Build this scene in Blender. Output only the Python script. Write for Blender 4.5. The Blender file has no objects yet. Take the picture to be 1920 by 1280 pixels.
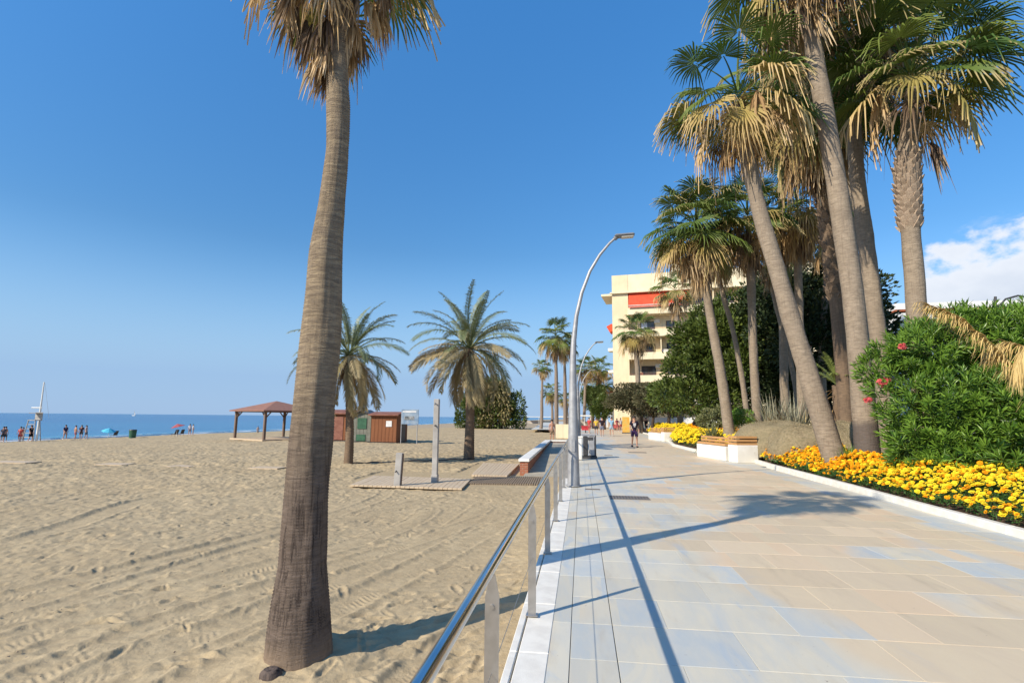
import bpy, math, random
import numpy as np
from mathutils import Matrix, Vector, Euler

# ------------------------------------------------------------------ camera, world, sun
S = bpy.context.scene
COL = S.collection
F, CAMH = 1000.0, 1.63
def _n(v): return v / np.linalg.norm(v)
def _rc(px, py): return np.array([(px - 960) / F, -(py - 640) / F, -1.0])
_y = _n(_rc(1090, 783.5))
_z = _n(np.cross(_rc(0, 773.6), _rc(1090, 783.5)))
if _z[1] < 0: _z = -_z
_x = np.cross(_y, _z)
RW = np.array([_x, _y, _z]); CP = np.array([0, 0, CAMH])
def at(px, py, Y):
    r = RW @ _rc(px, py); return CP + r * (Y / r[1])
def on(px, py, z=0.0):
    r = RW @ _rc(px, py); return CP + r * ((z - CAMH) / r[2])

cam = bpy.data.cameras.new('camera'); cam.sensor_width = 36; cam.lens = 36 * F / 1920
cam.clip_start = 0.05; cam.clip_end = 60000
camo = bpy.data.objects.new('camera', cam); COL.objects.link(camo)
M4 = Matrix.Identity(4)
for i in range(3):
    for j in range(3): M4[i][j] = RW[i, j]
M4.translation = Vector((0, 0, CAMH)); camo.matrix_world = M4
S.camera = camo

SUN_AZ = math.radians(225.3); SUN_EL = math.radians(33.5)
SKY_STRENGTH = 0.15
HAZEC = (1.60, 2.50, 3.85, 1)
w = bpy.data.worlds.new('World'); S.world = w; w.use_nodes = True
nt = w.node_tree; nt.nodes.clear()
N = nt.nodes.new; L = nt.links.new
sky = N('ShaderNodeTexSky'); sky.sky_type = 'NISHITA'; sky.sun_disc = False
sky.sun_elevation = SUN_EL; sky.sun_rotation = SUN_AZ; sky.air_density = 1.0; sky.dust_density = 0.25; sky.ozone_density = 2.5
sky.altitude = 0
hsv = N('ShaderNodeHueSaturation'); hsv.inputs['Saturation'].default_value = 1.30; hsv.inputs['Value'].default_value = 1.0
L(sky.outputs[0], hsv.inputs['Color'])
# cumulus bank low over the land to the right
tc = N('ShaderNodeTexCoord'); sep = N('ShaderNodeSeparateXYZ'); L(tc.outputs['Generated'], sep.inputs[0])
def mth(op, a, b=None, c=None, clamp=False):
    m = N('ShaderNodeMath'); m.operation = op; m.use_clamp = clamp
    for k, v in enumerate((a, b, c)):
        if v is None: continue
        if isinstance(v, (int, float)): m.inputs[k].default_value = v
        else: L(v, m.inputs[k])
    return m.outputs[0]
az = mth('ARCTAN2', sep.outputs[0], sep.outputs[1])
el = mth('ARCSINE', sep.outputs[2])
nz = N('ShaderNodeTexNoise'); nz.inputs['Scale'].default_value = 8.5; nz.inputs['Detail'].default_value = 9; nz.inputs['Roughness'].default_value = 0.56
mp = N('ShaderNodeMapping'); mp.inputs['Scale'].default_value = (1, 1, 1.6); mp.inputs['Location'].default_value = (0.3, 0.1, 0.25)
L(tc.outputs['Generated'], mp.inputs[0]); L(mp.outputs[0], nz.inputs['Vector'])
ramp_az = N('ShaderNodeMapRange'); ramp_az.interpolation_type = 'SMOOTHSTEP'
L(az, ramp_az.inputs[0]); ramp_az.inputs[1].default_value = math.radians(27.0); ramp_az.inputs[2].default_value = math.radians(31.5)
ramp_az.inputs[3].default_value = 0.02; ramp_az.inputs[4].default_value = 0.255
ramp_far = N('ShaderNodeMapRange'); ramp_far.interpolation_type = 'SMOOTHSTEP'
L(az, ramp_far.inputs[0]); ramp_far.inputs[1].default_value = math.radians(115); ramp_far.inputs[2].default_value = math.radians(165)
ramp_far.inputs[3].default_value = 1; ramp_far.inputs[4].default_value = 0
top = mth('MULTIPLY', ramp_az.outputs[0], ramp_far.outputs[0])
nzs = mth('SUBTRACT', nz.outputs[0], 0.5)
edge = mth('MULTIPLY_ADD', nzs, 0.26, top)
dens = mth('SUBTRACT', edge, el)
cm = N('ShaderNodeMapRange'); cm.interpolation_type = 'SMOOTHSTEP'; L(dens, cm.inputs[0])
cm.inputs[1].default_value = 0.0; cm.inputs[2].default_value = 0.028; cm.inputs[3].default_value = 0; cm.inputs[4].default_value = 0.88
azg = mth('GREATER_THAN', az, math.radians(20))
# small loose puffs higher up on that side
nz2 = N('ShaderNodeTexNoise'); nz2.inputs['Scale'].default_value = 11; nz2.inputs['Detail'].default_value = 8; nz2.inputs['Roughness'].default_value = 0.6
mp2 = N('ShaderNodeMapping'); mp2.inputs['Scale'].default_value = (1, 1, 2.2); mp2.inputs['Location'].default_value = (1.7, 0.4, 0.9)
L(tc.outputs['Generated'], mp2.inputs[0]); L(mp2.outputs[0], nz2.inputs['Vector'])
pf = N('ShaderNodeMapRange'); pf.interpolation_type = 'SMOOTHSTEP'; L(nz2.outputs[0], pf.inputs[0])
pf.inputs[1].default_value = 0.54; pf.inputs[2].default_value = 0.72; pf.inputs[3].default_value = 0; pf.inputs[4].default_value = 0.55
pel = N('ShaderNodeMapRange'); L(el, pel.inputs[0]); pel.inputs[1].default_value = 0.42; pel.inputs[2].default_value = 0.22; pel.inputs[3].default_value = 0; pel.inputs[4].default_value = 1
paz = N('ShaderNodeMapRange'); L(az, paz.inputs[0]); paz.inputs[1].default_value = math.radians(30); paz.inputs[2].default_value = math.radians(40)
puff = mth('MULTIPLY', mth('MULTIPLY', pf.outputs[0], pel.outputs[0]), paz.outputs[0])
cov = mth('MAXIMUM', mth('MULTIPLY', cm.outputs[0], azg), puff)
shade = N('ShaderNodeMapRange'); L(dens, shade.inputs[0]); shade.inputs[1].default_value = 0.01; shade.inputs[2].default_value = 0.16
shade.inputs[3].default_value = 0; shade.inputs[4].default_value = 1
cc = N('ShaderNodeMix'); cc.data_type = 'RGBA'; L(shade.outputs[0], cc.inputs[0])
cc.inputs[6].default_value = (4.7, 4.75, 4.9, 1); cc.inputs[7].default_value = (2.9, 3.2, 3.8, 1)
hz = N('ShaderNodeMapRange'); hz.interpolation_type = 'SMOOTHERSTEP'; L(el, hz.inputs[0]); hz.inputs[1].default_value = 0.36; hz.inputs[2].default_value = -0.10
hz.inputs[3].default_value = 0.0; hz.inputs[4].default_value = 1.0
hzp = mth('MINIMUM', mth('MULTIPLY', hz.outputs[0], 1.25), 0.93)
lift = N('ShaderNodeMapRange'); L(el, lift.inputs[0]); lift.inputs[1].default_value = 0.30; lift.inputs[2].default_value = 0.80; lift.inputs[3].default_value = 0.80; lift.inputs[4].default_value = 1.30
sc_ = N('ShaderNodeVectorMath'); sc_.operation = 'SCALE'; L(hsv.outputs[0], sc_.inputs[0]); L(lift.outputs[0], sc_.inputs['Scale'])
hazy = N('ShaderNodeMix'); hazy.data_type = 'RGBA'; L(hzp, hazy.inputs[0]); L(sc_.outputs[0], hazy.inputs[6]); hazy.inputs[7].default_value = HAZEC
mx = N('ShaderNodeMix'); mx.data_type = 'RGBA'; L(cov, mx.inputs[0]); L(hazy.outputs[2], mx.inputs[6]); L(cc.outputs[2], mx.inputs[7])
bg = N('ShaderNodeBackground'); bg.inputs[1].default_value = SKY_STRENGTH; L(mx.outputs[2], bg.inputs[0])
wo = N('ShaderNodeOutputWorld'); L(bg.outputs[0], wo.inputs[0])

sun = bpy.data.lights.new('sun', 'SUN'); sun.energy = 4.3; sun.angle = math.radians(0.53); sun.color = (1.0, 0.90, 0.74)
so = bpy.data.objects.new('sun', sun); COL.objects.link(so)
sd = Vector((math.sin(SUN_AZ) * math.cos(SUN_EL), math.cos(SUN_AZ) * math.cos(SUN_EL), math.sin(SUN_EL)))
so.rotation_euler = sd.to_track_quat('Z', 'Y').to_euler(); so.location = (-20, -20, 40)

v = S.view_settings; v.view_transform = 'Standard'; v.look = 'None'; v.exposure = 0.46; v.gamma = 1; v.use_curve_mapping = False
S.render.engine = 'CYCLES'; S.cycles.max_bounces = 6; S.cycles.transparent_max_bounces = 8

# ------------------------------------------------------------------ helpers
rng = np.random.default_rng(7)
random.seed(7)
def lin(r, g, b):
    f = lambda c: (c / 255 / 12.92) if c / 255 <= 0.04045 else ((c / 255 + 0.055) / 1.055) ** 2.4
    return (f(r), f(g), f(b))

class NB:
    """small node builder for one material"""
    def __init__(s, name, rough=0.7, spec=0.3):
        s.m = bpy.data.materials.new(name); s.m.use_nodes = True; s.t = s.m.node_tree
        s.p = s.t.nodes['Principled BSDF']; s.out = s.t.nodes['Material Output']
        s.p.inputs['Roughness'].default_value = rough; s.p.inputs['Specular IOR Level'].default_value = spec
        s._tc = None
    def n(s, ty): return s.t.nodes.new(ty)
    def l(s, a, b): s.t.links.new(a, b)
    def tc(s, which='Object'):
        if s._tc is None: s._tc = s.n('ShaderNodeTexCoord')
        return s._tc.outputs[which]
    def pos(s): 
        g = s.n('ShaderNodeNewGeometry'); return g.outputs['Position']
    def mapping(s, src, scale=(1, 1, 1), rot=(0, 0, 0), loc=(0, 0, 0)):
        m = s.n('ShaderNodeMapping'); m.inputs['Scale'].default_value = scale; m.inputs['Rotation'].default_value = rot; m.inputs['Location'].default_value = loc
        s.l(src, m.inputs[0]); return m.outputs[0]
    def noise(s, src, scale, detail=4, rough=0.55, dist=0):
        t = s.n('ShaderNodeTexNoise'); t.inputs['Scale'].default_value = scale; t.inputs['Detail'].default_value = detail
        t.inputs['Roughness'].default_value = rough; t.inputs['Distortion'].default_value = dist
        if src is not None: s.l(src, t.inputs['Vector'])
        return t.outputs[0]
    def rng(s, src, a, b, c=0, d=1, smooth=True):
        t = s.n('ShaderNodeMapRange'); t.interpolation_type = 'SMOOTHSTEP' if smooth else 'LINEAR'
        s.l(src, t.inputs[0])
        for k, v_ in enumerate((a, b, c, d)): t.inputs[k + 1].default_value = v_
        return t.outputs[0]
    def mix(s, f, a, b, mode='MIX'):
        t = s.n('ShaderNodeMix'); t.data_type = 'RGBA'; t.blend_type = mode
        for k, v_ in ((0, f), (6, a), (7, b)):
            if isinstance(v_, (int, float)): t.inputs[k].default_value = v_
            elif isinstance(v_, tuple): t.inputs[k].default_value = (*v_[:3], 1)
            else: s.l(v_, t.inputs[k])
        return t.outputs[2]
    def math(s, op, a, b=None, clamp=False):
        m = s.n('ShaderNodeMath'); m.operation = op; m.use_clamp = clamp
        for k, v_ in enumerate((a, b)):
            if v_ is None: continue
            if isinstance(v_, (int, float)): m.inputs[k].default_value = v_
            else: s.l(v_, m.inputs[k])
        return m.outputs[0]
    def base(s, c):
        if isinstance(c, tuple): s.p.inputs['Base Color'].default_value = (*c[:3], 1)
        else: s.l(c, s.p.inputs['Base Color'])
    def bump(s, h, strength=0.4, dist=0.01):
        b = s.n('ShaderNodeBump'); b.inputs['Strength'].default_value = strength; b.inputs['Distance'].default_value = dist
        s.l(h, b.inputs['Height']); s.l(b.outputs[0], s.p.inputs['Normal']); return b
    def translucent(s, col, fac=0.25):
        tr = s.n('ShaderNodeBsdfTranslucent')
        if isinstance(col, tuple): tr.inputs[0].default_value = (*col, 1)
        else: s.l(col, tr.inputs[0])
        mxs = s.n('ShaderNodeMixShader'); mxs.inputs[0].default_value = fac
        s.l(s.p.outputs[0], mxs.inputs[1]); s.l(tr.outputs[0], mxs.inputs[2]); s.l(mxs.outputs[0], s.out.inputs[0])

def plain(name, c1, c2=None, scale=3.0, rough=0.7, spec=0.3, metal=0, bump=0.0, bscale=40, detail=5):
    b = NB(name, rough, spec)
    c2 = c2 or tuple(x * 0.82 for x in c1)
    f = b.rng(b.noise(b.tc(), scale, detail), 0.35, 0.65)
    b.base(b.mix(f, c1, c2)); b.p.inputs['Metallic'].default_value = metal
    if bump: b.bump(b.noise(b.tc(), bscale, 4), bump, 0.01)
    return b.m

def mesh_np(name, parts, mats=None, attr=None):
    """parts: list of (V, F, mat, smooth); F arrays (n,3) or (n,4)"""
    Vs, loops, starts, tot, mi, sm = [], [], [], [], [], []
    vo = 0; lo = 0
    for (V, Fc, m, s_) in parts:
        V = np.asarray(V, np.float32); Fc = np.asarray(Fc, np.int32)
        if len(Fc) == 0: continue
        k = Fc.shape[1]; Vs.append(V); loops.append((Fc + vo).ravel()); n = len(Fc)
        starts.append(lo + np.arange(n) * k); tot.append(np.full(n, k)); mi.append(np.full(n, m)); sm.append(np.full(n, bool(s_)))
        vo += len(V); lo += n * k
    me = bpy.data.meshes.new(name)
    V = np.concatenate(Vs); lp = np.concatenate(loops).astype(np.int32)
    me.vertices.add(len(V)); me.vertices.foreach_set('co', V.ravel())
    me.loops.add(len(lp)); me.loops.foreach_set('vertex_index', lp)
    st = np.concatenate(starts).astype(np.int32); me.polygons.add(len(st))
    me.polygons.foreach_set('loop_start', st); me.polygons.foreach_set('loop_total', np.concatenate(tot).astype(np.int32))
    me.polygons.foreach_set('material_index', np.concatenate(mi).astype(np.int32))
    me.polygons.foreach_set('use_smooth', np.concatenate(sm))
    me.update(calc_edges=True); me.validate(verbose=False)
    for m in (mats or []): me.materials.append(m)
    if attr is not None:
        a = me.attributes.new('tip', 'FLOAT', 'POINT'); a.data.foreach_set('value', np.asarray(attr, np.float32))
    return me

def put(name, me, parent=None, loc=(0, 0, 0), rot=(0, 0, 0), scale=(1, 1, 1), label=None, cat=None, group=None, kind=None):
    o = bpy.data.objects.new(name, me); COL.objects.link(o)
    o.location = loc; o.rotation_euler = rot; o.scale = scale if not isinstance(scale, (int, float)) else (scale,) * 3
    if parent is not None: o.parent = parent
    if label: o['label'] = label
    if cat: o['category'] = cat
    if group: o['group'] = group
    if kind: o['kind'] = kind
    return o
def thing(name, label, cat, loc=(0, 0, 0), rz=0, group=None):
    return put(name, None, None, loc, (0, 0, rz), label=label, cat=cat, group=group)

BF = np.array([[0, 3, 2, 1], [4, 5, 6, 7], [0, 1, 5, 4], [1, 2, 6, 5], [2, 3, 7, 6], [3, 0, 4, 7]])
class MB:
    def __init__(s): s.p = []
    def box(s, c, d, m=0, rot=None, bev=0.0, taper=1.0):
        x, y, z = d[0] / 2, d[1] / 2, d[2] / 2
        t = taper
        if bev > 0:
            b = min(bev, x * .9, y * .9, z * .9)
            # chamfered box: 24 verts hull-like: rings
            rings = []
            for zz, ins in ((-z, b), (-z + b, 0), (z - b, 0), (z, b)):
                k = 1 if zz < 0 else t
                X, Y = (x - ins) * k, (y - ins) * k
                cb = b if ins == 0 else 0.0
                if ins == 0: pts = [(-X + b, -Y), (X - b, -Y), (X, -Y + b), (X, Y - b), (X - b, Y), (-X + b, Y), (-X, Y - b), (-X, -Y + b)]
                else: pts = [(-X + b * .4, -Y), (X - b * .4, -Y), (X, -Y + b * .4), (X, Y - b * .4), (X - b * .4, Y), (-X + b * .4, Y), (-X, Y - b * .4), (-X, -Y + b * .4)]
                rings.append([(px, py, zz) for px, py in pts])
            V = np.array([q for r in rings for q in r]); Fq = []
            for r in range(3):
                for k in range(8): Fq.append([r * 8 + k, r * 8 + (k + 1) % 8, (r + 1) * 8 + (k + 1) % 8, (r + 1) * 8 + k])
            T = [[0, i + 1, i] for i in range(1, 7)] + [[24, 24 + i, 25 + i] for i in range(1, 7)]
            if rot is not None: V = V @ np.array(rot.to_matrix() if hasattr(rot, 'to_matrix') else rot).T
            V = V + np.array(c)
            s.p.append((V, np.array(Fq), m, False)); s.p.append((V, np.array(T), m, False)); return s
        V = np.array([[-x, -y, -z], [x, -y, -z], [x, y, -z], [-x, y, -z], [-x * t, -y * t, z], [x * t, -y * t, z], [x * t, y * t, z], [-x * t, y * t, z]])
        if rot is not None: V = V @ np.array(rot.to_matrix() if hasattr(rot, 'to_matrix') else rot).T
        s.p.append((V + np.array(c), BF, m, False)); return s
    def tube(s, pts, rad, sides=10, m=0, smooth=True, caps=True, flat=1.0):
        pts = np.array(pts, float); n = len(pts); rad = np.broadcast_to(np.array(rad, float), (n,))
        T = np.gradient(pts, axis=0); T /= np.linalg.norm(T, axis=1)[:, None] + 1e-9
        up = np.array([0, 0, 1.0]) if abs(T[0][2]) < 0.9 else np.array([0, 1.0, 0])
        a = np.cross(T, up); a /= np.linalg.norm(a, axis=1)[:, None] + 1e-9
        b = np.cross(T, a)
        th = np.linspace(0, 2 * np.pi, sides, endpoint=False)
        V = pts[:, None, :] + rad[:, None, None] * (np.cos(th)[None, :, None] * a[:, None, :] + flat * np.sin(th)[None, :, None] * b[:, None, :])
        V = V.reshape(-1, 3)
        i = np.arange(n - 1)[:, None] * sides; k = np.arange(sides)[None, :]; k2 = (k + 1) % sides
        Fq = np.stack([i + k, i + k2, i + sides + k2, i + sides + k], -1).reshape(-1, 4)
        s.p.append((V, Fq, m, smooth))
        if caps:
            s.p.append((V, np.array([[0, j + 1, j] for j in range(1, sides - 1)] + [[(n - 1) * sides, (n - 1) * sides + j, (n - 1) * sides + j + 1] for j in range(1, sides - 1)]), m, False))
        return s
    def poly(s, pts, m=0):
        V = np.array(pts, float); s.p.append((V, np.array([[0, i, i + 1] for i in range(1, len(V) - 1)]), m, False)); return s
    def prism(s, poly, z0, z1, m=0):
        n = len(poly); V = np.array([(x, y, z0) for x, y in poly] + [(x, y, z1) for x, y in poly])
        Fq = [[i, (i + 1) % n, n + (i + 1) % n, n + i] for i in range(n)]
        s.p.append((V, np.array(Fq), m, False))
        s.p.append((V, np.array([[0, i + 1, i] for i in range(1, n - 1)] + [[n, n + i, n + i + 1] for i in range(1, n - 1)]), m, False)); return s
    def quad(s, a, b, c, d, m=0):
        s.p.append((np.array([a, b, c, d], float), np.array([[0, 1, 2, 3]]), m, False)); return s
    def mesh(s, name, mats): return mesh_np(name, s.p, mats if isinstance(mats, (list, tuple)) else [mats])
    def put(s, name, mats, parent=None, **k): return put(name, s.mesh(name, mats), parent, **k)

def scatter(tV, tF, T, R, sc):
    """copies of a template at T (n,3) with rotations R (n,3,3) and scale sc (n,)"""
    n = len(T); k = len(tV)
    V = np.einsum('nij,kj->nki', R, tV) * np.asarray(sc).reshape(-1, 1, 1) + T[:, None, :]
    Fa = (tF[None] + (np.arange(n) * k)[:, None, None]).reshape(-1, tF.shape[1])
    return V.reshape(-1, 3), Fa
def frames(D, roll=None):
    """rotation matrices whose x column is direction D"""
    D = D / (np.linalg.norm(D, axis=1)[:, None] + 1e-9); n = len(D)
    up = np.tile([0, 0, 1.0], (n, 1)); up[np.abs(D[:, 2]) > 0.97] = [1, 0, 0]
    Y = np.cross(up, D); Y /= np.linalg.norm(Y, axis=1)[:, None]; Z = np.cross(D, Y)
    if roll is not None:
        c, s_ = np.cos(roll)[:, None], np.sin(roll)[:, None]; Y, Z = c * Y + s_ * Z, -s_ * Y + c * Z
    return np.stack([D, Y, Z], -1)
def randdir(n, r=rng):
    d = r.normal(size=(n, 3)); return d / np.linalg.norm(d, axis=1)[:, None]

def _hash(ix, iy, seed):
    h = (ix.astype(np.int64) * 374761393 + iy.astype(np.int64) * 668265263 + seed * 1442695041) & 0xffffffff
    h = ((h ^ (h >> 13)) * 1274126177) & 0xffffffff
    return ((h ^ (h >> 16)) & 0xffff) / 65535.0
def vnoise(x, y, seed=0):
    ix, iy = np.floor(x), np.floor(y); fx, fy = x - ix, y - iy
    fx = fx * fx * (3 - 2 * fx); fy = fy * fy * (3 - 2 * fy)
    a, b, c, d = _hash(ix, iy, seed), _hash(ix + 1, iy, seed), _hash(ix, iy + 1, seed), _hash(ix + 1, iy + 1, seed)
    return (a * (1 - fx) + b * fx) * (1 - fy) + (c * (1 - fx) + d * fx) * fy - 0.5

# ------------------------------------------------------------------ materials
def mat_sand():
    b = NB('sand', 0.95, 0.08); p = b.pos()
    c = b.mix(b.rng(b.noise(p, 0.35, 6), 0.35, 0.65), (0.48, 0.375, 0.225), (0.43, 0.33, 0.195))
    c = b.mix(b.rng(b.noise(p, 6, 5), 0.3, 0.75), c, (0.37, 0.285, 0.17))
    c = b.mix(b.rng(b.noise(p, 90, 2), 0.62, 0.72), c, (0.27, 0.22, 0.17))
    b.base(c)
    h = b.math('ADD', b.math('MULTIPLY', b.noise(p, 9, 6, 0.6), 1.0), b.math('MULTIPLY', b.noise(p, 120, 3), 0.12))
    b.bump(h, 0.6, 0.035); return b.m
SAND = mat_sand()
def mat_sand_far():
    b = NB('far_sand', 0.95, 0.08); p = b.pos()
    c = b.mix(b.rng(b.noise(p, 0.15, 6), 0.35, 0.65), (0.46, 0.365, 0.235), (0.40, 0.315, 0.20)); 
    b.base(b.mix(b.rng(b.noise(p, 2.0, 5), 0.3, 0.75), c, (0.35, 0.27, 0.185))); b.bump(b.noise(p, 2.2, 6, 0.6), 0.7, 0.3); return b.m
FSAND = mat_sand_far()
def mat_sea():
    b = NB('sea_water', 0.22, 0.5); p = b.pos(); sx = b.n('ShaderNodeSeparateXYZ'); b.l(p, sx.inputs[0])
    f = b.rng(sx.outputs[0], -66, -78)
    c = b.mix(f, (0.07, 0.31, 0.39), (0.018, 0.17, 0.31))
    c = b.mix(b.rng(sx.outputs[0], -80, -260), c, (0.010, 0.105, 0.25))
    band = b.noise(b.mapping(p, (0.05, 0.006, 1)), 1.0, 4)
    c = b.mix(b.rng(band, 0.42, 0.6, 0, 0.6), c, (0.012, 0.13, 0.27))
    b.base(c)
    wv = b.noise(b.mapping(p, (1.0, 0.35, 1)), 0.8, 6, 0.6); b.bump(wv, 0.8, 0.5); return b.m
SEA = mat_sea()
def mat_foam():
    b = NB('wave_foam', 0.6, 0.3); b.base((0.72, 0.76, 0.76)); return b.m
FOAM = mat_foam()
JOINT = plain('joint_mortar', (0.60, 0.54, 0.43), (0.52, 0.47, 0.38), 3, 0.9, 0.1)
def mat_pave(joint=False):
    """printed stone paving: cream slabs with blue-grey blocks and veins"""
    b = NB('paving_far' if joint else 'paving_slab', 0.5, 0.35); p = b.pos()
    sx = b.n('ShaderNodeSeparateXYZ'); b.l(p, sx.inputs[0]); X = sx.outputs[0]
    vein = b.noise(b.mapping(p, (1.5, 0.55, 1), (0, 0, 0.5)), 1.4, 7, 0.6, 0.6)
    vein2 = b.noise(b.mapping(p, (2.6, 0.7, 1), (0, 0, 0.7), (5, 2, 0)), 1.1, 6, 0.62, 0.8)
    # printed rectangular blocks
    bv = b.n('ShaderNodeTexVoronoi'); bv.distance = 'CHEBYCHEV'; bv.inputs['Scale'].default_value = 1.0
    wob = b.noise(b.mapping(p, (1, 1, 1), (0, 0, 0), (9, 3, 0)), 2.5, 3)
    wx = b.n('ShaderNodeVectorMath'); wx.operation = 'ADD'
    cw = b.n('ShaderNodeCombineXYZ'); b.l(b.math('MULTIPLY', wob, 0.22), cw.inputs[0])
    b.l(b.mapping(p, (0.95, 1.5, 0), (0, 0, 0), (0.3, 0.15, 0)), wx.inputs[0]); b.l(cw.outputs[0], wx.inputs[1])
    b.l(wx.outputs[0], bv.inputs['Vector'])
    cell = b.n('ShaderNodeSeparateColor'); b.l(bv.outputs['Color'], cell.inputs[0]); r1 = cell.outputs[0]; r2 = cell.outputs[1]
    if not joint:
        # printed blocks: each slab carries two or three rectangular colour fields of its own
        oo = b.n('ShaderNodeObjectInfo'); so_ = b.n('ShaderNodeSeparateXYZ'); b.l(b.tc(), so_.inputs[0])
        cut = b.rng(oo.outputs['Random'], 0, 1, -0.30, 0.30, False)
        side = b.math('GREATER_THAN', b.math('ADD', so_.outputs[0], b.math('MULTIPLY', b.math('SUBTRACT', wob, 0.5), 0.03)), cut)
        r1 = b.math('FRACT', b.math('ADD', b.math('MULTIPLY', oo.outputs['Random'], 13.7), b.math('MULTIPLY', side, 0.43)))
        r2 = b.math('FRACT', b.math('ADD', b.math('MULTIPLY', oo.outputs['Random'], 5.9), b.math('MULTIPLY', side, 0.29)))
    cream = b.mix(b.rng(vein, 0.3, 0.7), (0.66, 0.535, 0.36), (0.59, 0.475, 0.325))
    cream = b.mix(b.rng(r2, 0.55, 0.95), cream, (0.66, 0.50, 0.33))
    grey = b.mix(b.rng(vein2, 0.35, 0.65), (0.60, 0.545, 0.42), (0.53, 0.505, 0.425))
    blue = b.mix(b.rng(vein, 0.40, 0.62), (0.50, 0.505, 0.465), (0.41, 0.455, 0.465))
    # zone: how blue/grey it is along the width
    edgeL = b.rng(X, 2.8, 1.0); edgeR = b.rng(X, 5.25, 5.75)
    zone = b.math('MAXIMUM', edgeL, edgeR)
    big = b.noise(b.mapping(p, (0.5, 0.22, 1)), 1.0, 3)
    zone = b.math('ADD', zone, b.rng(big, 0.35, 0.65, -0.35, 0.35))
    g = b.math('ADD', zone, b.math('MULTIPLY', b.math('SUBTRACT', r1, 0.5), 0.5))
    if not joint:
        oi0 = b.n('ShaderNodeObjectInfo'); g = b.math('ADD', g, b.rng(oi0.outputs['Random'], 0, 1, -0.22, 0.22, False))
    c = b.mix(b.rng(g, 0.3, 0.75), cream, grey)
    bl = b.math('ADD', b.math('MULTIPLY', r1, 0.55), b.math('MULTIPLY', vein2, 0.6))
    bl = b.math('MULTIPLY', b.rng(bl, 0.60, 0.86), b.rng(g, 0.2, 0.75))
    c = b.mix(b.math('MULTIPLY', bl, 0.75), c, blue)
    # veins of blue creeping into the cream
    vv = b.rng(b.noise(b.mapping(p, (2.2, 0.6, 1), (0, 0, 0.75), (2, 8, 0)), 0.9, 7, 0.6, 1.2), 0.56, 0.68)
    c = b.mix(b.math('MULTIPLY', vv, b.rng(g, 0.05, 0.6, 0.0, 0.6)), c, (0.38, 0.44, 0.48))
    # streaks of dirt
    st = b.rng(b.noise(b.mapping(p, (2.4, 0.5, 1), (0, 0, 0.62)), 1.3, 8, 0.65), 0.52, 0.78, 0, 0.55)
    c = b.mix(st, c, (0.40, 0.325, 0.225))
    sp = b.rng(b.noise(p, 26, 3), 0.71, 0.76, 0, 0.7); c = b.mix(sp, c, (0.22, 0.17, 0.13))
    if joint:
        br = b.n('ShaderNodeTexBrick'); br.offset = 0.5; br.inputs['Scale'].default_value = 1
        br.inputs['Brick Width'].default_value = 0.98; br.inputs['Row Height'].default_value = 0.65; br.inputs['Mortar Size'].default_value = 0.008
        b.l(b.mapping(p, (1, 1, 1), (0, 0, 0), (-0.24, 0.0, 0)), br.inputs[0])
        c = b.mix(b.math('MULTIPLY', br.outputs['Fac'], 0.6), c, (0.58, 0.53, 0.44))
    else:
        oi = b.n('ShaderNodeObjectInfo'); k = b.rng(oi.outputs['Random'], 0, 1, 0.93, 1.06, False)
        cb = b.n('ShaderNodeCombineColor')
        for q in range(3): b.l(k, cb.inputs[q])
        c = b.mix(1.0, c, cb.outputs[0], 'MULTIPLY')
    b.base(c); b.l(b.rng(vein, 0.3, 0.7, 0.42, 0.62), b.p.inputs['Roughness'])
    b.bump(b.noise(p, 60, 5), 0.18, 0.004); return b.m
PAVE, PAVEF = mat_pave(), mat_pave(True)
KERB = plain('white_granite', (0.76, 0.72, 0.63), (0.66, 0.62, 0.54), 5, 0.6, 0.3, bump=0.15, bscale=120)
WHITEP = plain('white_paint', (0.78, 0.76, 0.70), (0.68, 0.65, 0.58), 1.5, 0.6, 0.3, bump=0.1)
STEEL = plain('brushed_steel', (0.52, 0.49, 0.45), (0.42, 0.39, 0.35), 8, 0.34, 0.5, metal=0.85)
POLISH = plain('polished_rail', (0.62, 0.62, 0.63), (0.52, 0.52, 0.53), 4, 0.12, 0.5, metal=1.0)
GALV = plain('galvanised_pole', (0.40, 0.40, 0.40), (0.31, 0.31, 0.315), 6, 0.5, 0.4, metal=0.35, bump=0.1)
DARK = plain('dark_metal', (0.035, 0.035, 0.038), (0.06, 0.06, 0.06), 5, 0.5, 0.4)
LAMPH = plain('lamp_head_grey', (0.16, 0.155, 0.15), (0.2, 0.2, 0.2), 5, 0.45, 0.4)
LENS = plain('lamp_lens', (0.5, 0.48, 0.42), None, 5, 0.2, 0.5)
GRATE = plain('grate_iron', (0.16, 0.14, 0.12), (0.21, 0.18, 0.15), 20, 0.6, 0.3, bump=0.2)
SOIL = plain('bed_soil', (0.13, 0.085, 0.055), (0.09, 0.06, 0.04), 6, 0.95, 0.05, bump=0.5, bscale=15)
LAWN = plain('garden_ground', (0.13, 0.12, 0.06), (0.08, 0.10, 0.035), 0.8, 0.95, 0.05, bump=0.5, bscale=8)

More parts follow.
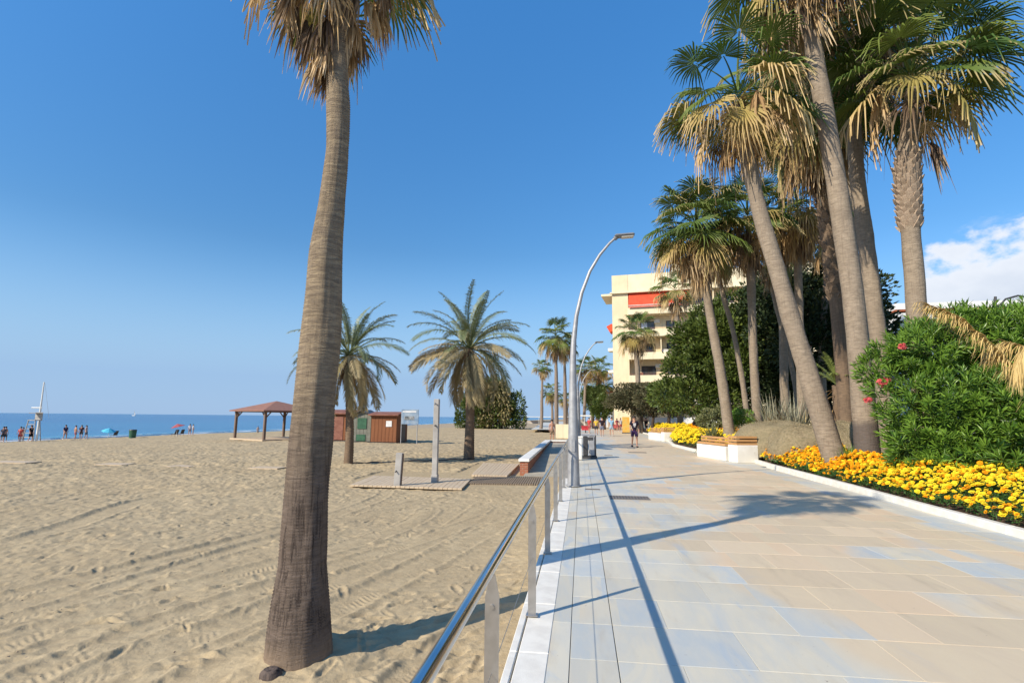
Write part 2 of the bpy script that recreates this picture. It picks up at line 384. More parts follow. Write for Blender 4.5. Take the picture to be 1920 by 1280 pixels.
def mat_wood(name, c1, c2, scale=(1, 12, 12), rough=0.75):
    b = NB(name, rough, 0.2); f = b.rng(b.noise(b.mapping(b.tc(), scale), 1.6, 6, 0.6), 0.3, 0.7)
    oi = b.n('ShaderNodeObjectInfo'); c = b.mix(f, c1, c2)
    c = b.mix(b.rng(oi.outputs['Random'], 0, 1, 0, 0.35, False), c, c2)
    b.base(c); b.bump(f, 0.25, 0.004); return b.m
HUTW = mat_wood('reddish_hut_wood', (0.26, 0.105, 0.045), (0.18, 0.072, 0.035), (14, 14, 0.7))
HUTR = plain('hut_roof_felt', (0.20, 0.085, 0.06), (0.26, 0.12, 0.085), 3, 0.8, 0.2)
POSTW = mat_wood('weathered_post_wood', (0.22, 0.155, 0.115), (0.15, 0.105, 0.08), (10, 10, 0.8))
DECKW = mat_wood('pale_deck_wood', (0.56, 0.45, 0.31), (0.48, 0.37, 0.25), (6, 6, 6))
MATW = mat_wood('grey_mat_wood', (0.33, 0.25, 0.17), (0.25, 0.19, 0.13), (6, 6, 6))
SHOWW = plain('shower_column_grey', (0.40, 0.38, 0.35), (0.29, 0.27, 0.245), 2.2, 0.55, 0.4, bump=0.15)
SLATW = mat_wood('bench_slat_wood', (0.55, 0.31, 0.13), (0.42, 0.22, 0.085), (2, 20, 20), 0.5)
def mat_render(name, c1, c2):
    b = NB(name, 0.88, 0.12); t = b.tc(); c = b.mix(b.rng(b.noise(t, 0.5, 5), 0.35, 0.65), c1, c2)
    st = b.rng(b.noise(b.mapping(t, (1.6, 1.6, 0.12)), 1.5, 6, 0.6), 0.50, 0.72, 0, 0.28); b.base(b.mix(st, c, (0.42, 0.36, 0.26))); return b.m
CREAMW = mat_render('cream_render', (0.76, 0.63, 0.41), (0.70, 0.57, 0.37))
CREAMP = mat_render('pale_cream_parapet', (0.79, 0.68, 0.47), (0.73, 0.62, 0.42))
WHITEW = plain('white_render', (0.80, 0.79, 0.76), (0.72, 0.71, 0.68), 0.5, 0.85, 0.15)
AWN = plain('orange_red_awning', (0.66, 0.085, 0.035), (0.58, 0.07, 0.03), 2, 0.7, 0.2)
AWNO = plain('orange_awning', (0.68, 0.22, 0.05), None, 2, 0.7, 0.2)
RTILE = plain('terracotta', (0.42, 0.13, 0.06), (0.34, 0.10, 0.05), 4, 0.85, 0.1)
def mat_glass():
    b = NB('window_glass', 0.08, 0.6); b.base(b.mix(b.rng(b.noise(b.tc(), 0.7, 2), 0.4, 0.6), (0.03, 0.03, 0.035), (0.08, 0.075, 0.07))); return b.m
WGLASS = mat_glass()
FRAMEB = plain('dark_window_frame', (0.06, 0.045, 0.035), None, 5, 0.6, 0.3)
CURT = plain('white_curtain', (0.62, 0.68, 0.74), (0.50, 0.55, 0.62), 3, 0.9, 0.1)
ROCKC = None

def mat_trunk(name, c1, c2, c3, ring=26.0, fiss=1.0, dark=None):
    b = NB(name, 0.92, 0.1); t = b.tc()
    n1 = b.noise(b.mapping(t, (5, 5, ring * 1.6)), 1.0, 7, 0.68, 0.5)
    n2 = b.noise(b.mapping(t, (26, 26, 1.6)), 1.0, 5, 0.65, 0.4)
    n3 = b.noise(t, 1.1, 3)
    c = b.mix(b.rng(n1, 0.3, 0.7), c1, c2)
    c = b.mix(b.rng(n2, 0.5, 0.72, 0, 0.75 * fiss), c, c3)
    c = b.mix(b.rng(n3, 0.4, 0.7, 0, 0.45), c, c2)
    if dark:
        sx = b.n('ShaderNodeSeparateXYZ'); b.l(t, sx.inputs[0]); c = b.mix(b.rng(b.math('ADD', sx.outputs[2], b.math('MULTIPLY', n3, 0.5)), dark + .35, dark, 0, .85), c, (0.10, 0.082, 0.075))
    b.base(c)
    h = b.math('ADD', b.math('MULTIPLY', n1, 1.0), b.math('MULTIPLY', n2, -0.7 * fiss)); b.bump(h, 0.9, 0.03); return b.m
TRUNK_NEAR = mat_trunk('near_palm_bark', (0.34, 0.255, 0.18), (0.21, 0.155, 0.115), (0.085, 0.065, 0.052), 30, 0.9)
TRUNK_BASE = mat_trunk('dark_fissured_bark', (0.15, 0.115, 0.095), (0.095, 0.073, 0.062), (0.035, 0.028, 0.025), 12, 1.4)
def mat_near_trunk():
    b = NB('near_palm_bark_blend', 0.92, 0.1); t = b.tc()
    n1 = b.noise(b.mapping(t, (6, 6, 42)), 1.0, 8, 0.7, 0.6)
    n2 = b.noise(b.mapping(t, (34, 34, 3.0)), 1.0, 8, 0.7, 0.7)
    n2b = b.noise(b.mapping(t, (14, 14, 60)), 1.0, 4, 0.6)
    n3 = b.noise(b.mapping(t, (2, 2, 0.9)), 1.6, 4)
    sx = b.n('ShaderNodeSeparateXYZ'); b.l(t, sx.inputs[0])
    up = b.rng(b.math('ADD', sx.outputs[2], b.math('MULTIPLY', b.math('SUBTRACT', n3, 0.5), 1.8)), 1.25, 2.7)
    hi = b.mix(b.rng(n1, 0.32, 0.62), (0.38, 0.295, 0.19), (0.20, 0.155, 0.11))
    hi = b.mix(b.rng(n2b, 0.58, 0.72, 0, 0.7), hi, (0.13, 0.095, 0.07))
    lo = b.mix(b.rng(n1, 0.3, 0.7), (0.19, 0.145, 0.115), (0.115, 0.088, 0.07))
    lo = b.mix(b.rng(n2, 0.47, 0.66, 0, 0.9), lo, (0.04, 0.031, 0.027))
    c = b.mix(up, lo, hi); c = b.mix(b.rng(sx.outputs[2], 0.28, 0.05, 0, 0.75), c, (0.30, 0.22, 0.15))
    c = b.mix(b.rng(n3, 0.45, 0.75, 0, 0.4), c, (0.17, 0.13, 0.10)); b.base(c)
    h = b.math('ADD', b.math('MULTIPLY', n1, 1.0), b.math('MULTIPLY', n2, -0.9)); b.bump(h, 0.9, 0.022); return b.m
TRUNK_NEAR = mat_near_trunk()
TRUNK_W = mat_trunk('fan_palm_bark', (0.35, 0.28, 0.205), (0.215, 0.17, 0.125), (0.13, 0.10, 0.075), 11, 0.7)
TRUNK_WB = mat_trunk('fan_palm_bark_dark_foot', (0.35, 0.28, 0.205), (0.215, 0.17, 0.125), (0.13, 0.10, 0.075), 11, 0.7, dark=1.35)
TRUNK_D = mat_trunk('date_palm_bark', (0.24, 0.165, 0.105), (0.14, 0.10, 0.07), (0.05, 0.038, 0.03), 14, 0.8)
TRUNK_F = mat_trunk('far_palm_bark', (0.30, 0.235, 0.18), (0.20, 0.155, 0.12), (0.12, 0.09, 0.07), 5, 0.5)
BOOT = plain('leaf_base_stub', (0.42, 0.33, 0.24), (0.25, 0.18, 0.13), 8, 0.85, 0.1)
BOOTD = plain('dark_leaf_base_stub', (0.26, 0.19, 0.13), (0.12, 0.085, 0.06), 8, 0.85, 0.1)
TREEB = plain('tree_bark', (0.075, 0.055, 0.04), (0.045, 0.035, 0.028), 5, 0.9, 0.1, bump=0.5, bscale=20)

def mat_leaf(name, ca, cb, tipc, tip0=0.6, tr=0.22, rough=0.5, island=False, spec=0.3, tipamt=1.0):
    b = NB(name, rough, spec)
    if island:
        g = b.n('ShaderNodeNewGeometry'); r = g.outputs['Random Per Island']
    else:
        oi = b.n('ShaderNodeObjectInfo'); r = oi.outputs['Random']
    c = b.mix(b.rng(r, 0, 1, 0, 1, False), ca, cb)
    if tipc is not None:
        a = b.n('ShaderNodeAttribute'); a.attribute_name = 'tip'
        r2 = b.math('MULTIPLY', b.math('FRACT', b.math('MULTIPLY', r, 7.31)), 0.45)
        f = b.rng(b.math('ADD', a.outputs['Fac'], b.math('SUBTRACT', r2, 0.22)), tip0, 1.0, 0, tipamt); c = b.mix(f, c, tipc)
    b.base(c); b.translucent(c, tr); return b.m
FANG = mat_leaf('fan_frond_green', (0.065, 0.125, 0.025), (0.17, 0.21, 0.04), (0.40, 0.32, 0.14), 0.88)
FANY = mat_leaf('fan_frond_yellowing', (0.19, 0.20, 0.05), (0.46, 0.34, 0.11), (0.60, 0.43, 0.20), 0.5)
FAND = mat_leaf('fan_frond_dead', (0.62, 0.43, 0.21), (0.36, 0.23, 0.11), (0.60, 0.45, 0.27), 0.7, 0.15, 0.8)
FANDK = mat_leaf('fan_frond_dead_dark', (0.24, 0.165, 0.10), (0.13, 0.085, 0.055), (0.30, 0.21, 0.13), 0.7, 0.1, 0.8)
DATEG = mat_leaf('date_frond_grey_green', (0.13, 0.165, 0.075), (0.22, 0.235, 0.11), (0.32, 0.29, 0.16), 0.7, 0.15, 0.45)
DATEY = mat_leaf('date_frond_olive', (0.26, 0.225, 0.11), (0.38, 0.30, 0.16), (0.36, 0.29, 0.16), 0.6, 0.15, 0.6)
DATED = mat_leaf('date_frond_dry', (0.64, 0.48, 0.20), (0.52, 0.37, 0.14), (0.70, 0.54, 0.26), 0.6, 0.2, 0.7, island=True)
YOUNGP = mat_leaf('young_frond_lime', (0.19, 0.25, 0.05), (0.27, 0.31, 0.08), (0.36, 0.32, 0.12), 0.7, 0.25)
FICUS = mat_leaf('ficus_leaves', (0.045, 0.075, 0.014), (0.12, 0.155, 0.03), None, tr=0.12, island=True, rough=0.42)
FICUS_SHADED = mat_leaf('shaded_tree_leaves', (0.018, 0.034, 0.012), (0.045, 0.065, 0.022), None, tr=0.08, island=True, rough=0.5)  # leaf green darkened to stand for the shade the palms throw on this crown
BROWNL = mat_leaf('brownish_tree_leaves', (0.12, 0.10, 0.05), (0.075, 0.085, 0.035), None, tr=0.1, island=True, rough=0.7)
FARL = mat_leaf('mixed_green_leaves', (0.07, 0.12, 0.03), (0.16, 0.20, 0.06), None, tr=0.12, island=True)
OLEA = mat_leaf('oleander_leaves', (0.04, 0.105, 0.012), (0.20, 0.33, 0.04), None, tr=0.2, island=True, rough=0.38, spec=0.4)
LIME = mat_leaf('lime_leaves', (0.13, 0.26, 0.03), (0.20, 0.34, 0.05), None, tr=0.25, island=True)
OLIVEL = mat_leaf('olive_leaves', (0.13, 0.15, 0.06), (0.21, 0.21, 0.09), None, tr=0.15, island=True)
MARIF = mat_leaf('marigold_foliage', (0.03, 0.085, 0.015), (0.07, 0.15, 0.03), None, tr=0.2, island=True)
MARIY = mat_leaf('marigold_yellow', (0.86, 0.58, 0.015), (0.80, 0.66, 0.04), None, tr=0.12, island=True, rough=0.8, spec=0.1)
MARIO = mat_leaf('marigold_orange', (0.80, 0.28, 0.008), (0.84, 0.42, 0.012), None, tr=0.12, island=True, rough=0.8, spec=0.1)
PINK = plain('oleander_blossom', (0.42, 0.03, 0.045), (0.60, 0.12, 0.11), 8, 0.6, 0.3)
SWORD = mat_leaf('sword_leaves', (0.22, 0.22, 0.15), (0.33, 0.31, 0.21), None, tr=0.1, island=True)

# ------------------------------------------------------------------ terrain: sand, sea
def zbase(x, y):
    x = np.asarray(x, float)
    t = np.clip((-x - 24) / 42.0, 0, None)
    return -0.42 - 1.22 * t
def sand_detail(X, Y):
    R = np.hypot(X, Y)
    h = 0.05 * vnoise(X / 3.1, Y / 2.6, 1) * 2
    ta = (0.883, 0.469)   # direction vehicles drive along the beach
    al = X * ta[0] + Y * ta[1]; ac = -X * ta[1] + Y * ta[0]
    zone = np.clip(1.6 * vnoise(ac / 1.7 + 4, al / 9.0, 77) + 0.35, 0, 1) * np.clip((13 - R) / 5, 0, 1)
    h = h + zone * (0.013 * vnoise(ac / 0.10, al / 1.3, 71) + 0.010 * vnoise(ac / 0.045, al / 0.6, 72))
    lump = np.zeros_like(X)
    for k, (s_, a) in enumerate(((0.75, 0.014), (0.36, 0.014), (0.19, 0.014), (0.10, 0.010), (0.052, 0.005))):
        ca, sa = math.cos(0.7 * k), math.sin(0.7 * k)
        lump += a * 2 * vnoise((X * ca + Y * sa) / s_ + 13 * k, (-X * sa + Y * ca) / (s_ * 0.8) + 7 * k, 10 + k)
    smooth = np.clip(vnoise(X / 4.5 + 3, Y / 3.2 + 8, 3) * 3 + 0.25, -0.1, 1)   # raked, calmer patches
    amt = (1.0 - 0.85 * np.clip(smooth, 0, 1) * np.clip((16 - R) / 6, 0, 1)) * (1 - 0.45 * zone)
    return h + lump * amt * (0.62 + 1.2 * np.clip((R - 8) / 20, 0, 1))
def build_sand():
    nr, na = 1150, 680
    r = 1.3 * np.exp(np.linspace(0, math.log(110 / 1.3), nr)); a = np.radians(np.linspace(-60, 3, na))
    Rr, A = np.meshgrid(r, a, indexing='ij'); X = Rr * np.sin(A); Y = Rr * np.cos(A)
    D = sand_detail(X, Y)
    lr0, dlr = math.log(1.3), math.log(110 / 1.3) / (nr - 1); da = math.radians(63) / (na - 1); a0 = math.radians(-60)
    def window(x, y, rad):
        rr = math.hypot(x, y); aa = math.atan2(x, y)
        i0 = int((math.log(max(rr - rad, 1.31)) - lr0) / dlr); i1 = int((math.log(rr + rad) - lr0) / dlr) + 2
        w_ = rad / max(rr, 1); j0 = int((aa - w_ - a0) / da); j1 = int((aa + w_ - a0) / da) + 2
        return slice(max(i0, 0), min(i1, nr)), slice(max(j0, 0), min(j1, na))
    # footprints
    for k in range(3600):
        t = rng.random() ** 1.3
        rr = 2.6 + 38 * t; aa = math.radians(rng.uniform(-56, -2)); x, y = rr * math.sin(aa), rr * math.cos(aa)
        if x > -0.75: continue
        th = rng.normal(0.62, 0.35) if k % 3 else rng.uniform(0, 3.1); L1, L2, dp = rng.uniform(0.06, 0.19), rng.uniform(0.022, 0.05), rng.uniform(0.006, 0.018)
        if k % 7 == 0: L1, L2, dp = 0.13, 0.05, 0.020
        si, sj = window(x, y, 0.42)
        dx, dy = X[si, sj] - x, Y[si, sj] - y; u = (dx * math.cos(th) + dy * math.sin(th)) / L1; v_ = (-dx * math.sin(th) + dy * math.cos(th)) / L2
        q = np.sqrt(u * u + v_ * v_)
        D[si, sj] += -dp * np.exp(-(q / 0.85) ** 4) + dp * 0.42 * np.exp(-((q - 1.35) / 0.33) ** 2)
    # vehicle tracks (pairs of tyre lines with tread)
    def track(pts, wid=0.20, dep=0.012, tread=0.006, sp=0.07):
        pts = np.array(pts); t = np.linspace(0, 1, len(pts)); tt = np.linspace(0, 1, 60)
        deg = min(3, len(pts) - 1)
        px = np.polyval(np.polyfit(t, pts[:, 0], deg), tt); py = np.polyval(np.polyfit(t, pts[:, 1], deg), tt)
        m = (X > px.min() - .5) & (X < px.max() + .5) & (Y > py.min() - .5) & (Y < py.max() + .5)
        xs, ys = X[m], Y[m]; best = np.full(xs.shape, 9.0); sg = np.zeros(xs.shape); sl = np.zeros(xs.shape); s0 = 0
        for i in range(59):
            ax, ay, bx, by = px[i], py[i], px[i + 1], py[i + 1]; ln = math.hypot(bx - ax, by - ay); ux, uy = (bx - ax) / ln, (by - ay) / ln
            s_ = np.clip((xs - ax) * ux + (ys - ay) * uy, 0, ln); d = np.hypot(xs - ax - s_ * ux, ys - ay - s_ * uy)
            sd_ = (xs - ax) * -uy + (ys - ay) * ux
            u = d < best; best[u] = d[u]; sg[u] = sd_[u]; sl[u] = s0 + s_[u]; s0 += ln
        inside = np.exp(-(best / wid) ** 6); rim = np.exp(-((best - wid * 1.35) / 0.05) ** 2)
        D[m] = D[m] * (1 - 0.75 * inside) + inside * (-dep * (0.7 + 0.9 * vnoise(sl / 0.9, sg * 3, 31)) + tread * np.clip(0.55 + 2.2 * vnoise(sl / 0.5, sg * 2 + 9, 32), 0, 1) * np.sin((sl + np.abs(sg) * 0.6) * 2 * np.pi / sp)) + rim * 0.016
    def tp(*pp): return [on(x, y, -0.42)[:2] for x, y in pp]
    track(tp((-60, 1235), (190, 1150), (400, 1085), (600, 1035), (760, 985), (800, 955)))
    track(tp((-60, 1330), (250, 1240), (470, 1150), (700, 1060), (860, 985), (900, 950)))
    track(tp((100, 1400), (420, 1260), (640, 1130), (850, 1030), (950, 975)))
    track(tp((-60, 1130), (200, 1085), (430, 1010), (640, 955), (730, 930), (700, 910)), 0.16, 0.02, 0.006)
    track(tp((-60, 1030), (120, 990), (230, 950), (330, 930)), 0.25, 0.022, 0.004)
    track(tp((-60, 1180), (150, 1120), (350, 1060), (600, 985), (820, 930)), 0.14, 0.012, 0.005)
    track(tp((0, 1290), (240, 1200), (430, 1120), (560, 1075), (780, 1020), (930, 960)), 0.17, 0.014, 0.007)
    track(tp((300, 920), (420, 925), (520, 915), (620, 900)), 0.16, 0.02, 0.004)
    track(tp((700, 1330), (790, 1240), (880, 1180), (960, 1150)), 0.12, 0.015, 0.008, 0.05)
    # low ridge along the half-buried walkway
    yl = 20.4 + 0.25 * np.sin(X * 0.5); D += 0.07 * np.exp(-((Y - yl - 0.9) / 0.45) ** 2) * (X < -3.5) * np.clip((-X - 3.5) / 3, 0, 1)
    # sand swept up around the near palm and the wall
    D += 0.10 * np.exp(-(np.hypot(X + 2.35, Y - 4.55) / 0.55) ** 2)
    D += 0.05 * np.exp(-((X + 0.6) / 0.5) ** 2)
    keep = np.clip((np.minimum(110 - Rr, 999)) / 10, 0, 1)
    # keep clear under the ramp and decks
    pit = ((X > -2.6) & (Y > 19.2) & (Y < 37.5)); D[pit] = np.minimum(D[pit], -0.06)
    deck = ((X > -7.4) & (X < -0.7) & (Y > 15.0) & (Y < 20)); D[deck] = np.clip(D[deck], -0.07, 0.0)
    deck2 = ((X > -4.6) & (X < -2.2) & (Y > 18.6) & (Y < 24.3)); D[deck2] = np.clip(D[deck2], -0.07, -0.01)
    Z = zbase(X, Y) + D * keep
    V = np.stack([X, Y, Z], -1).reshape(-1, 3)
    i = np.arange(nr - 1)[:, None] * na; j = np.arange(na - 1)[None, :]
    Fq = np.stack([i + j, i + na + j, i + na + j + 1, i + j + 1], -1).reshape(-1, 4)
    put('beach_sand', mesh_np('beach_sand', [(V, Fq, 0, True)], [SAND]), kind='structure', label='trampled beige beach sand with footprints and tyre tracks')
build_sand()
def sand_z(x, y):
    return float(zbase(x, y)) - 0.005
r_ = np.random.default_rng(19); n_ = 520; rr_ = 2.8 + 16 * r_.random(n_) ** 1.4; aa_ = np.radians(r_.uniform(-55, -10, n_)); P_ = np.stack([rr_ * np.sin(aa_), rr_ * np.cos(aa_), zbase(rr_ * np.sin(aa_), 0) + 0.012 + 0.02 * r_.random(n_)], -1)
tv_ = np.array([[1, 0, 0], [-1, 0, 0], [0, .6, 0], [0, -.6, 0], [0, 0, .45], [0, 0, -.45]], float); tf_ = np.array([[0, 2, 4], [2, 1, 4], [1, 3, 4], [3, 0, 4], [2, 0, 5], [1, 2, 5], [3, 1, 5], [0, 3, 5]])
va_, fa_ = scatter(tv_, tf_, P_, frames(randdir(n_, r_) * [1, 1, .25], r_.uniform(0, 6, n_)), r_.uniform(0.004, 0.015, n_))
put('sand_pebbles', mesh_np('sand_pebbles', [(va_, fa_, 0, False)], [plain('pebble_grey', (0.30, 0.24, 0.18), (0.14, 0.11, 0.09), 30, .9, .1)]), kind='stuff', label='tiny pebbles and bits of litter scattered on the sand')
# wide outer beach, a hand lower than the detailed sheet
xs = np.array([-90, -80, -72, -66, -60, -52, -45, -38, -31, -24, -15, -8, 0.0, 3.0]); ys = np.concatenate([np.linspace(-60, 120, 46), np.linspace(130, 900, 30)])
XX, YY = np.meshgrid(xs, ys, indexing='ij'); ZZ = zbase(XX, YY) - 0.05 - 0.1 * (YY < 70) * (np.hypot(XX, YY) < 100)
ZZ = np.where(YY > 112, zbase(XX, YY), ZZ)
V = np.stack([XX, YY, ZZ], -1).reshape(-1, 3); nx, ny = len(xs), len(ys)
i = np.arange(nx - 1)[:, None] * ny; j = np.arange(ny - 1)[None, :]
Fq = np.stack([i + j, i + ny + j, i + ny + j + 1, i + j + 1], -1).reshape(-1, 4)
put('outer_beach', mesh_np('outer_beach', [(V, Fq, 0, True)], [FSAND]), kind='structure')
# sea: rows of growing width out to the horizon
SEAZ = -1.6
MB().quad((-30000, -20000, SEAZ), (-55, -20000, SEAZ), (-55, 30000, SEAZ), (-30000, 30000, SEAZ)).put('sea', SEA, kind='structure', label='calm blue sea')
# thin lines of breaking foam at the shore
fm = MB()
for k, (off, wd) in enumerate(((-64.6, 0.5), (-67.5, 0.35))):
    ysx = np.linspace(20, 330, 260); cx = off + 0.6 * np.sin(ysx * 0.11 + k) + 0.8 * vnoise(ysx / 4, ysx * 0 + k, 4)
    hw = 0.35 * wd * np.clip(0.2 + 1.6 * vnoise(ysx / 7.0, ysx * 0 + 9 + k, 6), 0.02, 1)
    V = np.concatenate([np.stack([cx - hw, ysx, np.full_like(ysx, SEAZ + 0.01)], -1), np.stack([cx + hw, ysx, np.full_like(ysx, SEAZ + 0.01)], -1), np.stack([cx, ysx, np.full_like(ysx, SEAZ + 0.12)], -1)])
    n = len(ysx); q = np.arange(n - 1)
    fm.p.append((V, np.concatenate([np.stack([q, q + 1, 2 * n + q + 1, 2 * n + q], -1), np.stack([2 * n + q, 2 * n + q + 1, n + q + 1, n + q], -1)]), 0, True))
fm.put('wave_foam', FOAM, kind='stuff', label='thin white foam line where the sea meets the sand')

# ------------------------------------------------------------------ promenade
# far sheet of paving (joints in the material), near rows as slabs
TY0, TY1, ROW = 0.7, 20.2, 0.65
XE = 6.12
FARX0, FARX1 = -0.48, 6.3
ybend = 62
m_ = MB()
m_.box(((-0.5 + 7.2) / 2 - 0.2, (-20 + TY1) / 2, -0.27), (7.3, TY1 + 20, 0.42 + 0.06), 1)   # bed below slabs, top at -0.03
m_.quad((-0.24, TY1, 0), (7.2, TY1, 0), (7.2, 75, 0), (-0.24, 75, 0), 0)
m_.quad((-7, 75, 0), (7.2, 75, 0), (5, 240, 0), (-16, 240, 0), 0)
m_.quad((-0.24, -20, 0), (7.2, -20, 0), (7.2, TY0, 0), (-0.24, TY0, 0), 0)
prom = m_.put('promenade', [PAVEF, JOINT], kind='structure', label='paved seaside promenade of cream and blue-grey slabs')
def slab_mesh(wx, wy, mat, name, th=0.035):
    return MB().box((0, 0, -th / 2), (wx - 0.002, wy - 0.008, th), 0, bev=0.002).mesh(name, [mat])
XS = [0.232, 1.15, 2.15, 3.15, 4.15, 5.15, XE + 0.12]
slabs = {}
nrow = int((TY1 - TY0) / ROW + 0.5)
for r_ in range(nrow):
    yc = TY0 + (r_ + 0.5) * ROW
    xs_ = XS if r_ % 2 else [0.232, 0.66, 1.65, 2.65, 3.65, 4.65, 5.65, XE + 0.12]
    for a_, b_ in zip(xs_[:-1], xs_[1:]):
        w_ = round(b_ - a_, 3)
        if w_ not in slabs: slabs[w_] = slab_mesh(w_, ROW, PAVE, 'paving_slab')
        put('paving_slab', slabs[w_], prom, ((a_ + b_) / 2, yc, rng.uniform(-0.001, 0.001)))
    for a_, b_ in ((-0.092, 0.228),):
        w_ = round(b_ - a_, 3)
        if w_ not in slabs: slabs[w_] = slab_mesh(w_, ROW, PAVE, 'paving_slab')
        put('paving_slab', slabs[w_], prom, ((a_ + b_) / 2, yc, 0))
strip = slab_mesh(0.146, ROW * 2, PAVE, 'edging_strip')
for r_ in range(nrow // 2): put('edging_strip', strip, prom, (-0.168, TY0 + (2 * r_ + 1) * ROW, 0))
# white granite kerb along the beach side with retaining wall
kst = MB().box((0, 0, -0.06), (0.212, 0.995, 0.13), 0, bev=0.006).mesh('kerb_stone', [KERB])
klip = MB().box((0, 0, -0.08), (0.055, 0.992, 0.17), 0, bev=0.006).mesh('kerb_lip', [KERB])
kb = MB().box((-0.375, 27.5, -0.335), (0.24, 95, 0.38)).put('retaining_wall', WHITEP, kind='structure', label='low white retaining wall between promenade and sand')
for k in range(22):
    put('kerb_stone', kst, kb, (-0.347, 0.5 + k, -0.003)); put('kerb_lip', klip, kb, (-0.492, 0.5 + k, -0.003))
MB().box((0, 0, 0), (0.28, 53, 0.14)).put('kerb_run', KERB, kb, loc=(-0.38, 48.7, -0.05))
MB().box((0, 0, 0), (0.28, 20, 0.14)).put('kerb_run', KERB, kb, loc=(-0.38, -10.2, -0.05))

# drain grates and covers let into the paving
def grate(px, py, wx, wy, label, n=9, cross=True):
    p = on(px, py, 0.0); t = thing('drain_grate', label, 'drain cover', (p[0], p[1], 0.0))
    fr = MB()
    for sx_ in (-1, 1): fr.box((sx_ * (wx / 2 - 0.015), 0, 0.003), (0.03, wy, 0.012))
    for sy_ in (-1, 1): fr.box((0, sy_ * (wy / 2 - 0.015), 0.003), (wx - 0.06, 0.03, 0.012))
    fr.put('frame', GRATE, t)
    MB().box((0, 0, 0.0), (wx - 0.06, wy - 0.06, 0.004)).put('pit', DARK, t)
    bar = MB().box((0, 0, 0.005), (wx * 0.42 / n * 1.3, wy - 0.06, 0.008)).mesh('bar', [GRATE])
    for k in range(n): put('bar', bar, t, (-wx / 2 + 0.03 + (k + 0.5) * (wx - 0.06) / n, 0, 0))
grate(1180, 933, 0.80, 0.50, 'large rectangular iron grate near the lamp post', 12)
grate(1111, 917, 0.34, 0.16, 'small narrow drain cover beside the foot of the lamp post', 7)
grate(1195, 848, 0.85, 0.55, 'far drain cover in the paving in front of the walking man', 8)
grate(1141, 853.5, 0.35, 0.3, 'tiny square drain cover right of the litter bin', 5)

# ------------------------------------------------------------------ railing
rl = thing('railing', 'stainless steel beach railing with flat posts and round handrail', 'railing', (-0.42, 2.6, 0))
ZR = 0.945
MB().tube([(0, -4.5, ZR), (0, 0, ZR), (0, 10, ZR), (0, 31.4, ZR)], 0.026, 16).put('handrail', POLISH, rl)
MB().tube([(0.0, -4.5, 0.47), (0, 31.4, 0.47)], 0.002, 6).put('wire', STEEL, rl)
poly = [(-0.033, 0.012), (0.033, 0.012), (0.033, 0.80), (0.012, 0.90), (-0.012, 0.90), (-0.033, 0.80)]
pm = MB(); 
V = np.array([(x, -0.006, z) for x, z in poly] + [(x, 0.006, z) for x, z in poly]); n = 6
pm.p.append((V, np.array([[i, (i + 1) % n, n + (i + 1) % n, n + i] for i in range(n)]), 0, False))
pm.p.append((V, np.array([[0, i, i + 1] for i in range(1, n - 1)] + [[n, n + i + 1, n + i] for i in range(1, n - 1)]), 0, False))
pm.tube([(0, 0, 0.89), (0, 0, ZR - 0.02)], 0.008, 8)
pm.tube([(0, -0.014, 0.76), (0, 0.014, 0.76)], 0.011, 8)
postm = pm.mesh('post', [STEEL]); basem = MB().box((0, 0, 0.017), (0.10, 0.07, 0.010), bev=0.003).mesh('base_plate', [STEEL])
for k in range(-2, 16):
    y = k * 2.075
    po = put('post', postm, rl, (0, y, 0.0)); put('base_plate', basem, po)

# ------------------------------------------------------------------ street lamps
def lamp(base, label, k=1.0):
    t = thing('street_lamp', label, 'street lamp', base, 0, 'curved lamp posts along the promenade')
    MB().tube([(0, 0, 0.0), (0, 0, 0.02)], 0.19, 20, caps=True).put('base_plate', GALV, t)
    pts = [(0, 0, 0.02), (0, 0, 1.0), (0, 0, 2.2), (0.005, 0, 3.0), (0.03, 0, 3.55), (0.10, 0, 4.15), (0.24, 0, 4.75), (0.45, 0, 5.3), (0.70, 0, 5.72), (0.95, 0, 6.02), (1.15, 0, 6.2)]
    MB().tube(pts, [0.15, 0.125, 0.10, 0.080, 0.066, 0.053, 0.045, 0.040, 0.036, 0.032, 0.030], 20).put('pole', GALV, t)
    MB().box((0.0, -0.128, 0.95), (0.09, 0.02, 0.3), bev=0.005).put('access_door', GALV, t)
    hd = MB(); hd.box((1.33, 0, 6.21), (0.50, 0.24, 0.07), bev=0.03, rot=Euler((0, math.radians(-3), 0)))
    hd.tube([(1.08, 0, 6.13), (1.16, 0, 6.20)], 0.055, 12)
    h = hd.put('lamp_head', LAMPH, t)
    MB().box((1.40, 0, 6.165), (0.30, 0.18, 0.018), rot=Euler((0, math.radians(-3), 0))).put('lens', LENS, h)
    return t
lamp((-0.20, 13.30, 0.018), 'nearest curved grey street lamp rising beside the railing')
lamp((-0.20, 32.6, 0.018), 'second curved lamp post, seen just behind the nearest one')
lamp((-0.20, 52.0, 0.018), 'third and farthest curved lamp post beyond the litter bins')

